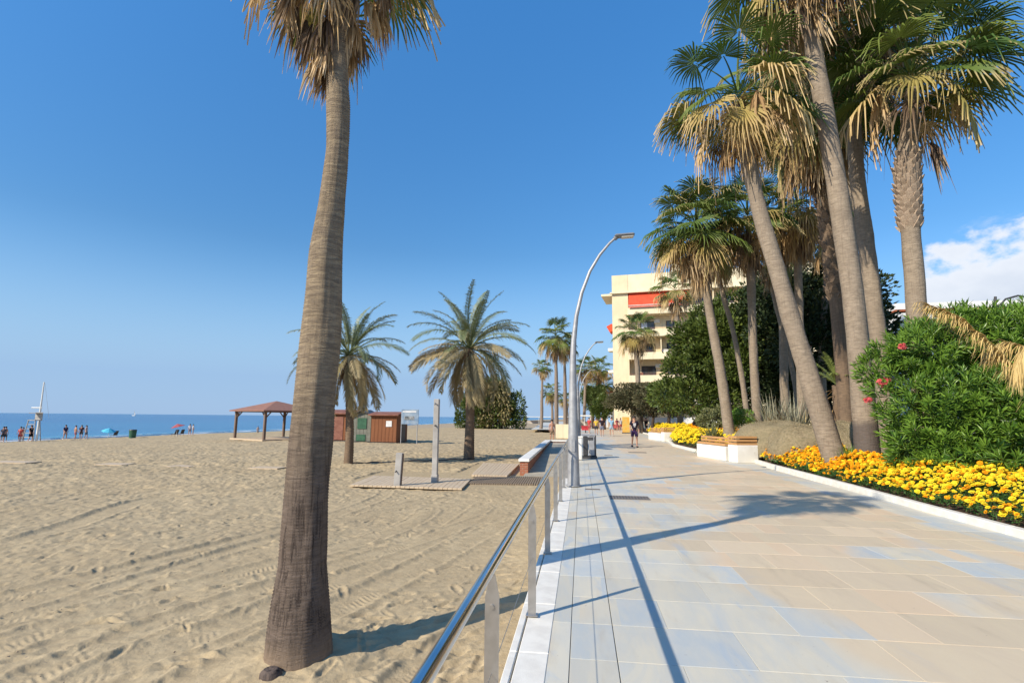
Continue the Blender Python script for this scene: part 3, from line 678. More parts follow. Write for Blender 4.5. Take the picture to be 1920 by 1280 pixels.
# ------------------------------------------------------------------ ramp with brick walls
BRICKR = None
def mat_brick():
    b = NB('red_brick', 0.85, 0.15); br = b.n('ShaderNodeTexBrick'); br.inputs['Scale'].default_value = 1
    br.inputs['Brick Width'].default_value = 0.24; br.inputs['Row Height'].default_value = 0.07; br.inputs['Mortar Size'].default_value = 0.008
    br.inputs['Color1'].default_value = (0.36, 0.105, 0.05, 1); br.inputs['Color2'].default_value = (0.28, 0.08, 0.04, 1); br.inputs['Mortar'].default_value = (0.35, 0.27, 0.2, 1)
    sx = b.n('ShaderNodeSeparateXYZ'); b.l(b.tc(), sx.inputs[0]); cb = b.n('ShaderNodeCombineXYZ')
    b.l(b.math('ADD', sx.outputs[0], sx.outputs[1]), cb.inputs[0]); b.l(sx.outputs[2], cb.inputs[1]); b.l(cb.outputs[0], br.inputs[0])
    b.base(br.outputs[0]); b.bump(br.outputs['Fac'], 0.5, -0.005); return b.m
BRICKR = mat_brick()
rw = thing('ramp_wall', 'low red brick ramp wall with a white coping on the sand', 'wall', (-2.05, 20.1, -0.42))
d_ = math.atan2(0.33, 17)
MB().box((-0.16, 8.6, 0.16), (0.30, 17.2, 0.55), rot=Euler((0, 0, d_ * 0.5))).put('brickwork', BRICKR, rw)
cp = MB().box((0, 0, 0), (0.40, 1.70, 0.11), bev=0.01).mesh('coping_stone', [WHITEP])
for k in range(10): put('coping_stone', cp, rw, (-0.155 - 0.5 * math.tan(d_ * 0.5) * 0 - (k * 1.72 + 0.75 - 8.6) * math.tan(d_ * 0.5), k * 1.72 + 0.80, 0.49), (0, 0, d_ * 0.5))
MB().box((0.75, 17.3, 0.16), (1.9, 0.30, 0.549)).put('brickwork', BRICKR, rw)
MB().box((0.75, 17.3, 0.487), (1.95, 0.40, 0.105), bev=0.01).put('coping_stone', WHITEP, rw)
rp = MB(); x0, x1 = -2.06, -0.52
V = [(x0, 19.2, -0.415), (x1, 19.2, -0.415), (x1, 36.9, -0.03), (x0 - 0.15, 36.9, -0.03), (x0, 19.2, -0.6), (x1, 19.2, -0.6), (x1, 36.9, -0.6), (x0 - 0.15, 36.9, -0.6)]
rp.p.append((np.array(V), np.array([[0, 1, 2, 3], [0, 4, 5, 1], [0, 3, 7, 4]]), 0, False))
rp.put('ramp', plain('ramp_concrete', (0.42, 0.37, 0.28), (0.34, 0.30, 0.23), 2, 0.9, 0.1, bump=0.2), kind='structure', label='sandy concrete ramp from the promenade to the beach')

# ------------------------------------------------------------------ boardwalk decks
def deck(name, label, quad, n, mat, z=-0.40, th=0.05, gap=0.012, part='plank', along=True):
    """quad fl, fr, br, bl; planks run from front to back, stepped from left to right"""
    q = [np.array(p[:2]) for p in quad]; c = sum(q) / 4
    t = thing(name, label, 'boardwalk', (c[0], c[1], z))
    for k in range(n):
        a, b_ = k / n, (k + 1) / n
        f0, f1 = q[0] + (q[1] - q[0]) * a, q[0] + (q[1] - q[0]) * b_
        k0, k1 = q[3] + (q[2] - q[3]) * a, q[3] + (q[2] - q[3]) * b_
        g = gap / max(np.linalg.norm(f1 - f0), 1e-3) / 2
        P = [f0 + (f1 - f0) * g - c, f1 - (f1 - f0) * g - c, k1 - (k1 - k0) * g - c, k0 + (k1 - k0) * g - c]
        dz = rng.uniform(-0.003, 0.003)
        MB().prism([tuple(p) for p in P], 0, th + dz).put(part, mat, t)
    return t
deck('shower_deck', 'pale wooden deck under the beach shower posts', [on(656, 908, -.35), on(866, 915, -.35), on(884, 897, -.35), on(700, 891, -.35)], 24, DECKW)
deck('wooden_platform', 'pale wooden platform beside the end of the brick ramp wall', [on(884, 889, -.33), on(951, 891, -.33), on(974, 869, -.33), on(906, 867, -.33)], 12, DECKW, z=-0.40, th=0.07)
deck('slatted_mat', 'grey brown slatted walkway mat from the ramp to the shower deck', [on(872, 905, -.37), on(1022, 907, -.37), on(1026, 892, -.37), on(893, 892, -.37)], 34, MATW, z=-0.42, th=0.045, gap=0.03, part='slat')
for k, (a_, b_, dy) in enumerate(((-24.5, -22.6, 0), (-19.5, -18.3, 0.1), (-16.2, -15.2, -.1), (-12.8, -11.6, 0.05))):
    deck('buried_board', ('leftmost', 'second from left', 'third from left', 'rightmost')[k] + ' stretch of half buried pale boardwalk in the open sand', [(a_, 19.55 + dy), (b_, 19.6 + dy), (b_, 20.3 + dy), (a_, 20.3 + dy)], 1, DECKW, z=-0.43, th=0.045)
# thin black hose between the two date palms
hp = []
for t_ in np.linspace(0, 1, 40):
    x = -9.9 + t_ * 4.6; y = 22.2 + t_ * 3.9; hp.append((x + 0.07 * math.sin(t_ * 23), y + 0.1 * math.sin(t_ * 14), -0.375 + 0.02 * math.sin(t_ * 40)))
MB().tube(hp, 0.03, 6).put('hose', DARK, label='thin dark hose lying on the sand between the two date palms', cat='hose')

# shower posts
p = on(815, 904, -0.36); t = thing('shower_column', 'tall grey square beach shower column', 'shower', (p[0], p[1], -0.36))
MB().box((0, 0, 1.27), (0.165, 0.15, 2.54), bev=0.012).put('column', SHOWW, t)
MB().box((0, 0, 0.12), (0.20, 0.185, 0.24), bev=0.01).put('base_shoe', SHOWW, t)
MB().tube([(0, -0.07, 1.72), (0.0, -0.14, 1.72)], 0.025, 10).put('push_button', DARK, t)
MB().tube([(0, -0.07, 2.38), (0, -0.20, 2.40), (0, -0.24, 2.35)], 0.018, 8).put('spout', STEEL, t)
p = on(745, 910, -0.36); t = thing('foot_shower', 'short leaning grey foot shower post on the pale deck', 'shower', (p[0], p[1], -0.36))
MB().box((0.02, 0, 0.46), (0.19, 0.14, 0.94), bev=0.01, rot=Euler((0, math.radians(2.5), 0))).put('column', SHOWW, t)
MB().box((0.1, 0.03, 0.46), (0.05, 0.10, 0.9), rot=Euler((0, math.radians(2.5), 0))).put('side_cover', POSTW, t)
MB().tube([(-0.02, -0.07, 0.42), (-0.02, -0.15, 0.40)], 0.018, 8).put('tap', DARK, t)

# ------------------------------------------------------------------ litter bins by the railing
t = thing('concrete_bollard', 'white concrete block standing beside the litter bin', 'bollard', (-0.12, 21.6, 0.0))
MB().box((0, 0, 0.44), (0.30, 0.34, 0.86), bev=0.03).put('block', WHITEP, t); MB().box((0, 0, 0.895), (0.34, 0.38, 0.05), bev=0.01).put('cap', WHITEP, t)
t = thing('litter_bin', 'dark double litter bin with grey steel panels', 'litter bin', (0.32, 22.6, 0.0))
b_ = MB().box((0, 0, 0.05), (0.60, 0.5, 0.10), bev=0.01); b_.put('base', DARK, t)
MB().box((-0.16, 0, 0.50), (0.20, 0.44, 0.78), bev=0.03).put('body', DARK, t, label='black bin body'); MB().box((0.10, 0, 0.50), (0.24, 0.44, 0.78), bev=0.03).put('body', GALV, t, label='grey steel bin body')
MB().box((-0.03, 0, 0.94), (0.56, 0.48, 0.05), bev=0.02).put('lid', GALV, t)
MB().box((0.0, -0.225, 0.80), (0.30, 0.012, 0.12)).put('opening', DARK, t)
MB().box((0.25, 0, 0.52), (0.04, 0.46, 0.84), bev=0.01).put('side_panel', DARK, t)

# ------------------------------------------------------------------ palms: frond templates
def fan_frond(elev, dead=0.0, pet=1.25, R=1.15, seed=0, nseg=32, droop=1.0, fold=1.0):
    """leaf grown from the origin along +x at the given elevation (rad); returns V,F,tip"""
    r = np.random.default_rng(seed)
    e = elev; pts = [np.zeros(3)]; d = None
    steps = 6
    for k in range(steps):
        ee = e - (k / steps) * 0.55 * droop - 0.12; d = np.array([math.cos(ee), 0, math.sin(ee)]); pts.append(pts[-1] + d * pet / steps)
    pts = np.array(pts); V, Fq, tip = [], [], []
    wv = np.linspace(0.035, 0.016, steps + 1)
    for i, p in enumerate(pts):
        V += [p + [0, -wv[i], 0], p + [0, wv[i], 0], p + [0, 0, -wv[i] * 0.9]]; tip += [0.15] * 3
    for i in range(steps):
        a = i * 3; b = a + 3; Fq += [[a, a + 1, b + 1, b], [a + 1, a + 2, b + 2, b + 1], [a + 2, a, b, b + 2]]
    d = d / np.linalg.norm(d); s = np.array([0, 1.0, 0]); n = np.cross(d, s) * -1
    if n[2] < 0: n = -n
    hub = pts[-1]; half = math.radians(132 if dead < 0.5 else 70) * fold
    angs = np.linspace(-half, half, nseg + 1)
    for k in range(nseg):
        a0, a1 = angs[k], angs[k + 1]; am = (a0 + a1) / 2; L_ = R * (1.0 - 0.18 * abs(am) / 2.3) * r.uniform(0.9, 1.06)
        if dead > 0.5: L_ *= r.uniform(0.65, 1.1)
        base = len(V)
        def P(ang, rad, lift, dr):
            v_ = math.cos(ang) * d + math.sin(ang) * s
            q = hub + v_ * rad + n * (lift + 0.10 * math.sin(abs(ang)) * rad * (1 if dead < .5 else -0.5))
            q = q + np.array([0, 0, -1]) * dr + np.array([0, 0, 0])
            # hanging tips pull towards plumb line
            return q
        dw = 0.55 * (1 + dead) * droop
        f1 = r.uniform(0.55, 1.25) + (0.9 if r.random() < 0.08 else 0)
        da = (a1 - a0)
        sp_ = r.uniform(0.40, 0.50); st = [(0.06, 0.5, 0.0), (sp_, 0.46, 0.03), (0.70, 0.22, 0.16), (1.0, 0.015, 0.62)]
        rows = []
        for (u, wf, dr) in st:
            pull = 1 - (0.22 * dw * u ** 4)
            c0 = P(am - da * wf, L_ * u * pull, -0.012 * (u > 0.1), dr * L_ * dw * f1); cm_ = P(am, L_ * u * pull, 0.014 * (u > .1), dr * L_ * dw * f1); c1 = P(am + da * wf, L_ * u * pull, -0.012 * (u > .1), dr * L_ * dw * f1)
            jit = r.normal(0, 0.022 * u * u * (1 + 2 * dead), 3)
            rows.append([c0 + jit, cm_ + jit, c1 + jit])
        for rw_, (u, wf, dr) in zip(rows, st):
            V += rw_; tip += [0.1 + 0.9 * u] * 3
        for i in range(3):
            a = base + i * 3; b = a + 3; Fq += [[a, b, b + 1, a + 1], [a + 1, b + 1, b + 2, a + 2]]
    return np.array(V), np.array(Fq), np.array(tip)
def skirt_frond(elev, seed, pet=0.9, R=1.1):
    """dead folded fan hanging close to the trunk"""
    r = np.random.default_rng(seed); V, Fq, tip = [], [], []
    e = elev; p = np.zeros(3); pts = [p]
    for k in range(5):
        ee = e - k * 0.16; p = p + np.array([math.cos(ee), 0, math.sin(ee)]) * pet / 5; pts.append(p)
    for i, p in enumerate(pts):
        w_ = 0.03 - 0.003 * i; V += [p + [0, -w_, 0], p + [0, w_, 0], p + [0, 0, -w_]]; tip += [0.3] * 3
    for i in range(5):
        a = i * 3; b = a + 3; Fq += [[a, a + 1, b + 1, b], [a + 1, a + 2, b + 2, b + 1], [a + 2, a, b, b + 2]]
    hub = pts[-1]
    for k in range(26):
        yaw = r.uniform(-1.0, 1.0); L_ = R * r.uniform(0.6, 1.15); base = len(V)
        dd = np.array([0.55 * r.uniform(-0.2, 1.0), 0.75 * yaw, -0.35]); wd = r.uniform(0.02, 0.042)
        q = hub.copy()
        for i, u in enumerate((0, 0.3, 0.62, 1.0)):
            q = hub + dd * L_ * u * (1 - 0.45 * u) * 0.75 + np.array([0, 0, -1]) * L_ * (u ** 1.35) * 0.92 + r.normal(0, 0.012, 3) * u
            ww = wd * (1, 1.1, 0.7, 0.08)[i]; sd_ = np.array([math.sin(yaw * 2 + k), math.cos(yaw * 2 + k), 0])
            V += [q - sd_ * ww, q + sd_ * ww]; tip += [0.2 + 0.8 * u] * 2
        for i in range(3):
            a = base + i * 2; Fq += [[a, a + 1, a + 3, a + 2]]
    return np.array(V), np.array(Fq), np.array(tip)
def fmesh(name, data, mat): return mesh_np(name, [(data[0], data[1], 0, False)], [mat], data[2])
GREEN_E = [78, 58, 38, 18, 0]; DEAD_E = [-15, -35, -55]
FG = {e: [fmesh('frond', fan_frond(math.radians(e), 0, seed=e + 100 + s_, droop=0.8 + 0.15 * s_, pet=1.2 + .1 * s_), FANG) for s_ in range(3)] for e in GREEN_E}
FY = {e: [fmesh('frond', fan_frond(math.radians(e), 0.25, seed=e + 300 + s_, droop=1.4), FANY) for s_ in range(2)] for e in (20, 0, -20)}
FD = {e: [fmesh('frond', fan_frond(math.radians(e), 0.6 + .4 * s_, seed=e + 500 + s_, droop=1.3, R=1.0, pet=1.1, nseg=20), FAND if s_ < 2 else FANDK) for s_ in range(3)] for e in DEAD_E}
SK = {e: [fmesh('dead_frond', skirt_frond(math.radians(e), e + 700 + s_), (FAND, FANDK, FAND)[s_]) for s_ in range(3)] for e in (5, -25, -50, -68)}

def trunk_geo(path, radii, sides=20, ring=0.05, amp=0.006, lump=0.01, seed=0, base=(0, 0, 0)):
    path = np.array(path, float); seg = np.r_[0, np.cumsum(np.linalg.norm(np.diff(path, axis=0), axis=1))]; Lt = seg[-1]
    n = max(int(Lt / ring * 2), 8); s_ = np.linspace(0, Lt, n)
    # smooth interpolation (cubic Hermite)
    tg = np.gradient(path, seg, axis=0); out = np.zeros((n, 3)); idx = np.clip(np.searchsorted(seg, s_, 'right') - 1, 0, len(seg) - 2)
    h = seg[idx + 1] - seg[idx]; u = ((s_ - seg[idx]) / h)[:, None]; h = h[:, None]
    out = (2 * u**3 - 3 * u**2 + 1) * path[idx] + (u**3 - 2 * u**2 + u) * h * tg[idx] + (-2 * u**3 + 3 * u**2) * path[idx + 1] + (u**3 - u**2) * h * tg[idx + 1]
    rad = np.interp(s_, seg, radii)
    T = np.gradient(out, axis=0); T /= np.linalg.norm(T, axis=1)[:, None]
    a = np.cross(T, [0, 1.0, 0]); a /= np.linalg.norm(a, axis=1)[:, None]; b = np.cross(T, a)
    th = np.linspace(0, 2 * np.pi, sides, endpoint=False)
    TH, SS = np.meshgrid(th, s_)
    r2 = rad[:, None] * (1 + 0 * TH) + amp * np.where(np.arange(n) % 2 == 0, 1, -1)[:, None] * (0.5 + vnoise(TH * 2, SS / 0.2, seed + 5)) + lump * 2 * vnoise(TH * 1.6 + 5, SS / 0.45, seed + 3) + lump * 1.2 * vnoise(TH * 5 + 5, SS / 1.2, seed + 9)
    r2[:, :] += 0
    V = out[:, None, :] + r2[..., None] * (np.cos(TH)[..., None] * a[:, None, :] + np.sin(TH)[..., None] * b[:, None, :])
    i = np.arange(n - 1)[:, None] * sides; k = np.arange(sides)[None, :]; k2 = (k + 1) % sides
    Fq = np.stack([i + k, i + k2, i + sides + k2, i + sides + k], -1).reshape(-1, 4)
    return V.reshape(-1, 3) - np.array(base), Fq, out, rad, s_

stubm = {}
def stubs(t, path, rad, base, z0, z1, mat, n, size, seed):
    """broken leaf bases wound round the trunk between two heights"""
    if mat.name not in stubm:
        V = np.array([[0, -.5, -.35], [0, .5, -.35], [0, .38, .35], [0, -.38, .35], [.42, -.34, .30], [.42, .34, .30], [.60, .14, .75], [.60, -.14, .75]])
        stubm[mat.name] = mesh_np('leaf_stub', [(V, np.array([[0, 1, 5, 4], [3, 7, 6, 2], [4, 5, 6, 7], [0, 4, 7, 3], [1, 2, 6, 5]]), 0, False)], [mat])
    r = np.random.default_rng(seed)
    zz = np.linspace(z0, z1, n); ang = 0
    for k in range(n):
        ang += 2.39996; i = int(np.argmin(np.abs(path[:, 2] - zz[k]))); c = path[i] - base; R_ = rad[i]
        s_ = size * r.uniform(0.8, 1.2)
        put('leaf_stub', stubm[mat.name], t, (c[0] + (R_ - 0.02) * math.cos(ang), c[1] + (R_ - .02) * math.sin(ang), c[2]), (0, r.uniform(-.25, .1), ang), (s_, s_, s_))

def crown(t, c, R, ng, ny, nd, nsk, seed, tilt=(0, 0), name='frond', lean=0.0):
    r = np.random.default_rng(seed); sc0 = R / 2.35
    off = 0
    def place(me, e, zoff, az, nm, k=1.0):
        s_ = sc0 * k * r.uniform(0.88, 1.12)
        put(nm, me, t, (c[0] + 0.08 * sc0 * math.cos(az), c[1] + 0.08 * sc0 * math.sin(az), c[2] + zoff * sc0), (r.normal(0, 0.12) + tilt[0], r.normal(0, 0.09) + tilt[1], az), s_)
    for k in range(ng):
        u = k / max(ng - 1, 1); e = GREEN_E[min(int(u ** 0.85 * 5), 4)]; az_ = k * 2.39996 + r.uniform(-.3, .3) + seed
        place(FG[e][int(r.integers(3))], e, 0.35 * (1 - u), az_, 'frond')
    for k in range(ny):
        e = (20, 0, -20)[int(r.integers(3))]; place(FY[e][int(r.integers(2))], e, -0.05, k * 2.39996 + r.uniform(-.3, .3) + 1.1 + seed, 'frond')
    for k in range(nd):
        e = DEAD_E[int(r.integers(3))]; place(FD[e][int(r.integers(3))], e, -0.2 - 0.25 * r.random(), k * 2.39996 + r.uniform(-.4, .4) + .5 + seed, 'frond', 0.9)
    for k in range(nsk):
        u = k / max(nsk - 1, 1); e = (5, -25, -50, -68)[min(int(u * 4), 3)]
        place(SK[e][int(r.integers(3))], e, -0.15 - 0.75 * u, k * 2.39996 + r.uniform(-.4, .4) + seed, 'dead_frond')

def palm(label, pxs, Ys, rads, hub, R, cnt, seed, mat=TRUNK_W, ground=0.25, sides=20, ring=0.06, amp=0.008, lump=0.012, group=None, stub=None, base_extra=None):
    """pxs: pixels up the trunk, Ys depths; radii in metres"""
    P = [at(x, y, Y) for (x, y), Y in zip(pxs, Ys)]
    b0 = P[0].copy(); b0[2] = ground; 
    d0 = (P[0] - P[1]); k = (P[0][2] - (ground - 0.15)) / max(P[0][2] - P[1][2], .1)
    P = [P[0] + (P[0] - P[1]) * min(k, 0.6) * np.array([.6, .6, 0]) + np.array([0, 0, ground - 0.15 - P[0][2]])] + P
    base = P[0].copy(); base[2] = ground
    t = thing('fan_palm', label, 'palm tree', tuple(base), 0, group)
    H = at(*hub) if len(hub) == 3 else hub
    P.append(H + np.array([0, 0, -0.35])) if np.linalg.norm(H - P[-1]) > 0.5 else None
    rr = [rads[0] * 1.08] + list(rads); 
    while len(rr) < len(P): rr.append(rr[-1] * 0.55)
    V, Fq, path, rad, ss = trunk_geo(P, rr, sides, ring, amp, lump, seed, base)
    put('trunk', mesh_np('trunk', [(V, Fq, 0, True)], [mat]), t)
    if stub: 
        for (zp0, zp1, m_s, n_s, sz) in stub:
            z0 = at(hub[0], zp0, hub[2])[2]; z1 = at(hub[0], zp1, hub[2])[2]; stubs(t, path, rad, base, z0, z1, m_s, n_s, sz, seed)
    c = H - base
    crown(t, c, R, *cnt, seed)
    return t

# near palm (foreground, on the sand)
def near_palm():
    Y0 = 4.5
    px = [(560, 1262), (562, 1180), (567, 1060), (575, 930), (587, 790), (597, 680), (606, 580), (612, 480), (622, 380), (632, 280), (634, 200), (633, 130)]
    wd = [128, 114, 87, 84, 80, 79, 76, 68, 54, 46, 50, 46]
    P = [at(x, y, Y0 + 0.02 * i) for i, (x, y) in enumerate(px)]
    R_ = [w_ / 2000 * Y0 * 0.985 for w_ in wd]
    base = np.array([P[0][0], Y0, -0.40])
    P = [P[0] + np.array([0, 0, -0.35])] + P + [P[-1] + np.array([0.02, 0.05, 0.6]), P[-1] + np.array([0.03, 0.1, 1.45])]
    R_ = [R_[0] * 1.2] + R_ + [0.11, 0.12]
    t = thing('fan_palm', 'tall foreground palm standing in the sand left of the railing', 'palm tree', tuple(base))
    V, Fq, path, rad, ss = trunk_geo(P, R_, 84, 0.026, 0.0055, 0.009, 3, base)
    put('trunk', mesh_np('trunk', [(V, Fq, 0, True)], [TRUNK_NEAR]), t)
    c = P[-1] - base + np.array([0, 0, 0.0])
    r = np.random.default_rng(5)
    crown(t, c + np.array([-0.28, 0, 0]), 1.32, 20, 3, 3, 0, 5)
    # shaggy skirt of dead leaves: many hanging close to the trunk below the crown
    for k in range(58):
        u = k / 57; e = (5, -25, -50, -68)[min(int(u * 4.2), 3)]; az_ = k * 2.39996 + r.uniform(-.4, .4)
        left = math.cos(az_ - math.pi)          # fuller on the seaward side
        z = -0.10 - 0.95 * u; s_ = 0.46 * r.uniform(0.85, 1.15) * (1 + 0.12 * left) * (1 - 0.3 * u)
        if u > 0.6 and left < -0.2: continue
        put('dead_frond', SK[e][int(r.integers(3))], t, (c[0] - 0.10 + 0.1 * math.cos(az_), c[1] + 0.1 * math.sin(az_), c[2] + z), (r.normal(0, .12), r.normal(0, .1), az_), s_)
near_palm()
MB().tube([(0, 0, 0), (0, 0, 0.05), (0, 0, 0.075)], [0.085, 0.08, 0.05], 14).put('stone', TRUNK_BASE, loc=tuple(on(507, 1272, -0.38)), label='round dark stump cap in the sand at the foot of the foreground palm', cat='stone')

GP = 'fan palms in the garden bed'
# right-hand group
palm('leaning fan palm rooted among the orange marigolds, its trunk slanting left over the hedge', [(1562, 850), (1528, 740), (1490, 620), (1455, 500), (1425, 400), (1400, 290)], [17, 17.1, 17.2, 17.3, 17.4, 17.5],
     [0.32, 0.29, 0.265, 0.25, 0.235, 0.225], (1383, 185, 17.5), 2.7, (13, 11, 10, 4), 11, group=GP, stub=[(275, 200, BOOTD, 60, 0.20)])
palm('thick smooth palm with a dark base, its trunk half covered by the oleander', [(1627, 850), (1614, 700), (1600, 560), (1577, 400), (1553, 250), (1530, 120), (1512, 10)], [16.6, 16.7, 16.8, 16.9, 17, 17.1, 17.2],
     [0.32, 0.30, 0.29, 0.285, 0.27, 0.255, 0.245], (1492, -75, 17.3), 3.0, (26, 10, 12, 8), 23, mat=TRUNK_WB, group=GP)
palm('grey trunked palm directly right of and behind the thick palm, with a ragged skirt', [(1655, 700), (1640, 580), (1622, 440), (1606, 320), (1598, 200)], [20, 20, 20, 20, 20],
     [0.27, 0.265, 0.26, 0.25, 0.25], (1590, 60, 20), 3.0, (16, 8, 10, 26), 37, group=GP)
palm('rightmost fan palm, its upper trunk armoured with pale leaf stubs against open sky', [(1722, 640), (1716, 540), (1708, 440), (1702, 330)], [18, 18, 18, 18],
     [0.285, 0.275, 0.265, 0.33], (1708, 150, 18), 3.05, (34, 4, 6, 2), 41, group=GP, stub=[(430, 290, BOOT, 150, 0.22)])
palm('palm with dark knobbly bark standing behind the thick palm', [(1580, 690), (1568, 560), (1556, 450), (1543, 340)], [23, 23, 23, 23],
     [0.27, 0.28, 0.30, 0.32], (1528, 215, 23), 3.4, (24, 10, 18, 30), 53, mat=TRUNK_D, group=GP, stub=[(560, 260, BOOTD, 150, 0.26)])
palm('middle height palm with a knobbly trunk in front of the round green tree', [(1366, 800), (1350, 690), (1335, 610), (1324, 545)], [27, 27, 27, 27],
     [0.26, 0.23, 0.21, 0.21], (1305, 432, 27), 2.75, (34, 8, 12, 18), 61, group=GP)
palm('slim curved palm immediately right of the knobbly middle palm', [(1403, 795), (1388, 690), (1372, 610), (1355, 550)], [30, 30, 30, 30],
     [0.15, 0.135, 0.125, 0.12], (1345, 455, 30), 2.2, (14, 4, 6, 12), 67, group=GP)
palm('straight palm with a golden skirt rising behind the spiky sword plants', [(1420, 785), (1414, 690), (1410, 590), (1408, 520)], [28, 28, 28, 28],
     [0.22, 0.20, 0.19, 0.22], (1402, 412, 28), 2.5, (22, 8, 10, 32), 71, group=GP)
palm('thin leaning palm in the dark shade of the big tree', [(1492, 730), (1476, 650), (1462, 600), (1450, 550)], [33, 33, 33, 33],
     [0.14, 0.13, 0.12, 0.12], (1440, 470, 33), 2.0, (12, 4, 5, 14), 79, group=GP)
palm('palm mostly hidden behind the leaning trunk, with a hanging straw coloured skirt', [(1503, 730), (1500, 640), (1498, 560), (1496, 500)], [29, 29, 29, 29],
     [0.22, 0.20, 0.19, 0.19], (1494, 385, 29), 2.8, (18, 10, 14, 36), 83, group=GP)
palm('short slim palm between the leaning trunk and the thick trunk', [(1541, 670), (1545, 600), (1549, 540)], [35, 35, 35],
     [0.22, 0.21, 0.2], (1555, 455, 35), 2.0, (10, 4, 6, 18), 89, group=GP)
palm('tall back palm whose crown fills the gap above the knobbly palm', [(1470, 700), (1468, 560), (1466, 420), (1464, 300)], [31, 31, 31, 31],
     [0.22, 0.2, 0.19, 0.19], (1462, 195, 31), 3.4, (24, 12, 16, 34), 97, group=GP)
palm('tall back palm behind the thick palm, its crown touching the top of the photo', [(1600, 620), (1596, 420), (1592, 260)], [29, 29, 29],
     [0.3, 0.3, 0.3], (1630, 110, 27), 3.3, (22, 8, 14, 24), 101, group=GP)
palm('palm in front of the cream block whose crown hides the middle balconies', [(1274, 740), (1272, 680), (1270, 620)], [55, 55, 55],
     [0.28, 0.27, 0.27], (1266, 545, 55), 2.5, (16, 6, 6, 14), 103, group=GP)
palm('small palm in front of the lower balconies of the cream block', [(1197, 730), (1195, 690), (1193, 665)], [66, 66, 66],
     [0.30, 0.29, 0.29], (1191, 622, 66), 2.9, (18, 8, 6, 8), 107, group=GP)
# far row beyond the ramp
GF = 'far fan palms along the beach edge'
for k, (bx, by, tx, ty, Y, rr, lab) in enumerate((
    (1014, 806, 1017, 690, 80, 1.5, 'small crowned palm, leftmost of the distant row along the beach edge'),
    (1043, 815, 1042, 632, 62, 2.3, 'tallest of the distant palms left of the lamp post'),
    (1060, 812, 1058, 648, 66, 1.7, 'distant palm tucked against the left side of the lamp post'),
    (1036, 800, 1034, 735, 100, 1.9, 'short distant palm with a small crown between taller trunks'),
    (1064, 800, 1062, 748, 110, 1.7, 'tiny distant palm at the foot of the lamp post row'),
    (1094, 795, 1098, 690, 88, 2.0, 'distant palm just right of the lamp post'),
    (1121, 795, 1122, 692, 92, 2.4, 'distant palm above the green trees left of the cream block'),
    (1133, 795, 1132, 722, 96, 2.0, 'low distant palm close to the left edge of the cream block'),
    (1108, 795, 1109, 727, 104, 2.2, 'low distant palm between two taller ones right of the lamp post'))):
    palm(lab, [(bx, by), ((bx + tx) / 2 + 0.5, (by + ty) / 2)], [Y, Y], [0.26, 0.22], (tx, ty, Y), rr * 1.12, (20, 7, 6, 14), 200 + k * 7, mat=TRUNK_F, ground=0.0 if bx > 1085 else -0.42, sides=10, ring=0.5, amp=0.004, group=GF)

# ------------------------------------------------------------------ date palms
def date_frond(elev, L_=2.9, bend=1.1, seed=0, nl=54, ll=0.40, hang=0.5, dead=False, vee=0.5):
    r = np.random.default_rng(seed); n = 14; p = np.zeros(3); pts = [p]; e = elev
    for k in range(n):
        ee = e - bend * (k / n) ** 1.25; p = p + np.array([math.cos(ee), 0, math.sin(ee)]) * L_ / n; pts.append(p)
    pts = np.array(pts); V, Fq, tip = [], [], []
    T = np.gradient(pts, axis=0); T /= np.linalg.norm(T, axis=1)[:, None]
    for i, p in enumerate(pts):
        w_ = 0.035 * (1 - i / n) + 0.006; V += [p + [0, -w_, 0], p + [0, w_, 0], p - [0, 0, w_]]; tip += [0.2] * 3
    for i in range(n):
        a = i * 3; b = a + 3; Fq += [[a, a + 1, b + 1, b], [a + 1, a + 2, b + 2, b + 1], [a + 2, a, b, b + 2]]
    for k in range(nl):
        u = 0.16 + 0.84 * (k + r.uniform(-.3, .3)) / nl; x = u * n; i = min(int(x), n - 1); f = x - i; q = pts[i] * (1 - f) + pts[i + 1] * f; tg = T[i]
        up = np.cross(tg, [0, 1, 0]); up = up if up[2] > 0 else -up
        lw = ll * (math.sin(math.pi * min(max(u, 0.05), 0.97)) ** 0.55 * 0.9 + 0.1) * r.uniform(0.85, 1.1)
        for sd_ in (-1, 1):
            dirv = 0.75 * tg + sd_ * np.array([0, 1.0, 0]) * 0.72 + up * vee * r.uniform(0.3, 1.1); dirv /= np.linalg.norm(dirv)
            m1 = q + dirv * lw * 0.5 - np.array([0, 0, hang * lw * 0.25]); m2 = q + dirv * lw - np.array([0, 0, hang * lw * (1.0 + r.uniform(-.2, .5))])
            wd = 0.017; wv = np.cross(dirv, up); wv /= np.linalg.norm(wv) + 1e-6
            b = len(V); V += [q - wv * wd * .6, q + wv * wd * .6, m1 + wv * wd, m1 - wv * wd, m2 + wv * 0.003, m2 - wv * 0.003]; tip += [0.1, 0.1, 0.5, 0.5, 1, 1]
            Fq += [[b, b + 1, b + 2, b + 3], [b + 3, b + 2, b + 4, b + 5]]
    return np.array(V), np.array(Fq), np.array(tip)
DE = [82, 65, 48, 30, 12, -8, -28, -50]
DF = {e: [fmesh('frond', date_frond(math.radians(e), 2.9, 0.5 + 1.05 * math.cos(math.radians(e)) ** 0.7 + 0.1 * s_, seed=e + 900 + s_), (DATEG if (e > -20) else DATEY)) for s_ in range(2)] for e in DE}
DFY = {e: fmesh('frond', date_frond(math.radians(e), 2.6, 0.95, seed=e + 950), DATEY) for e in (12, -8, -28, -50)}
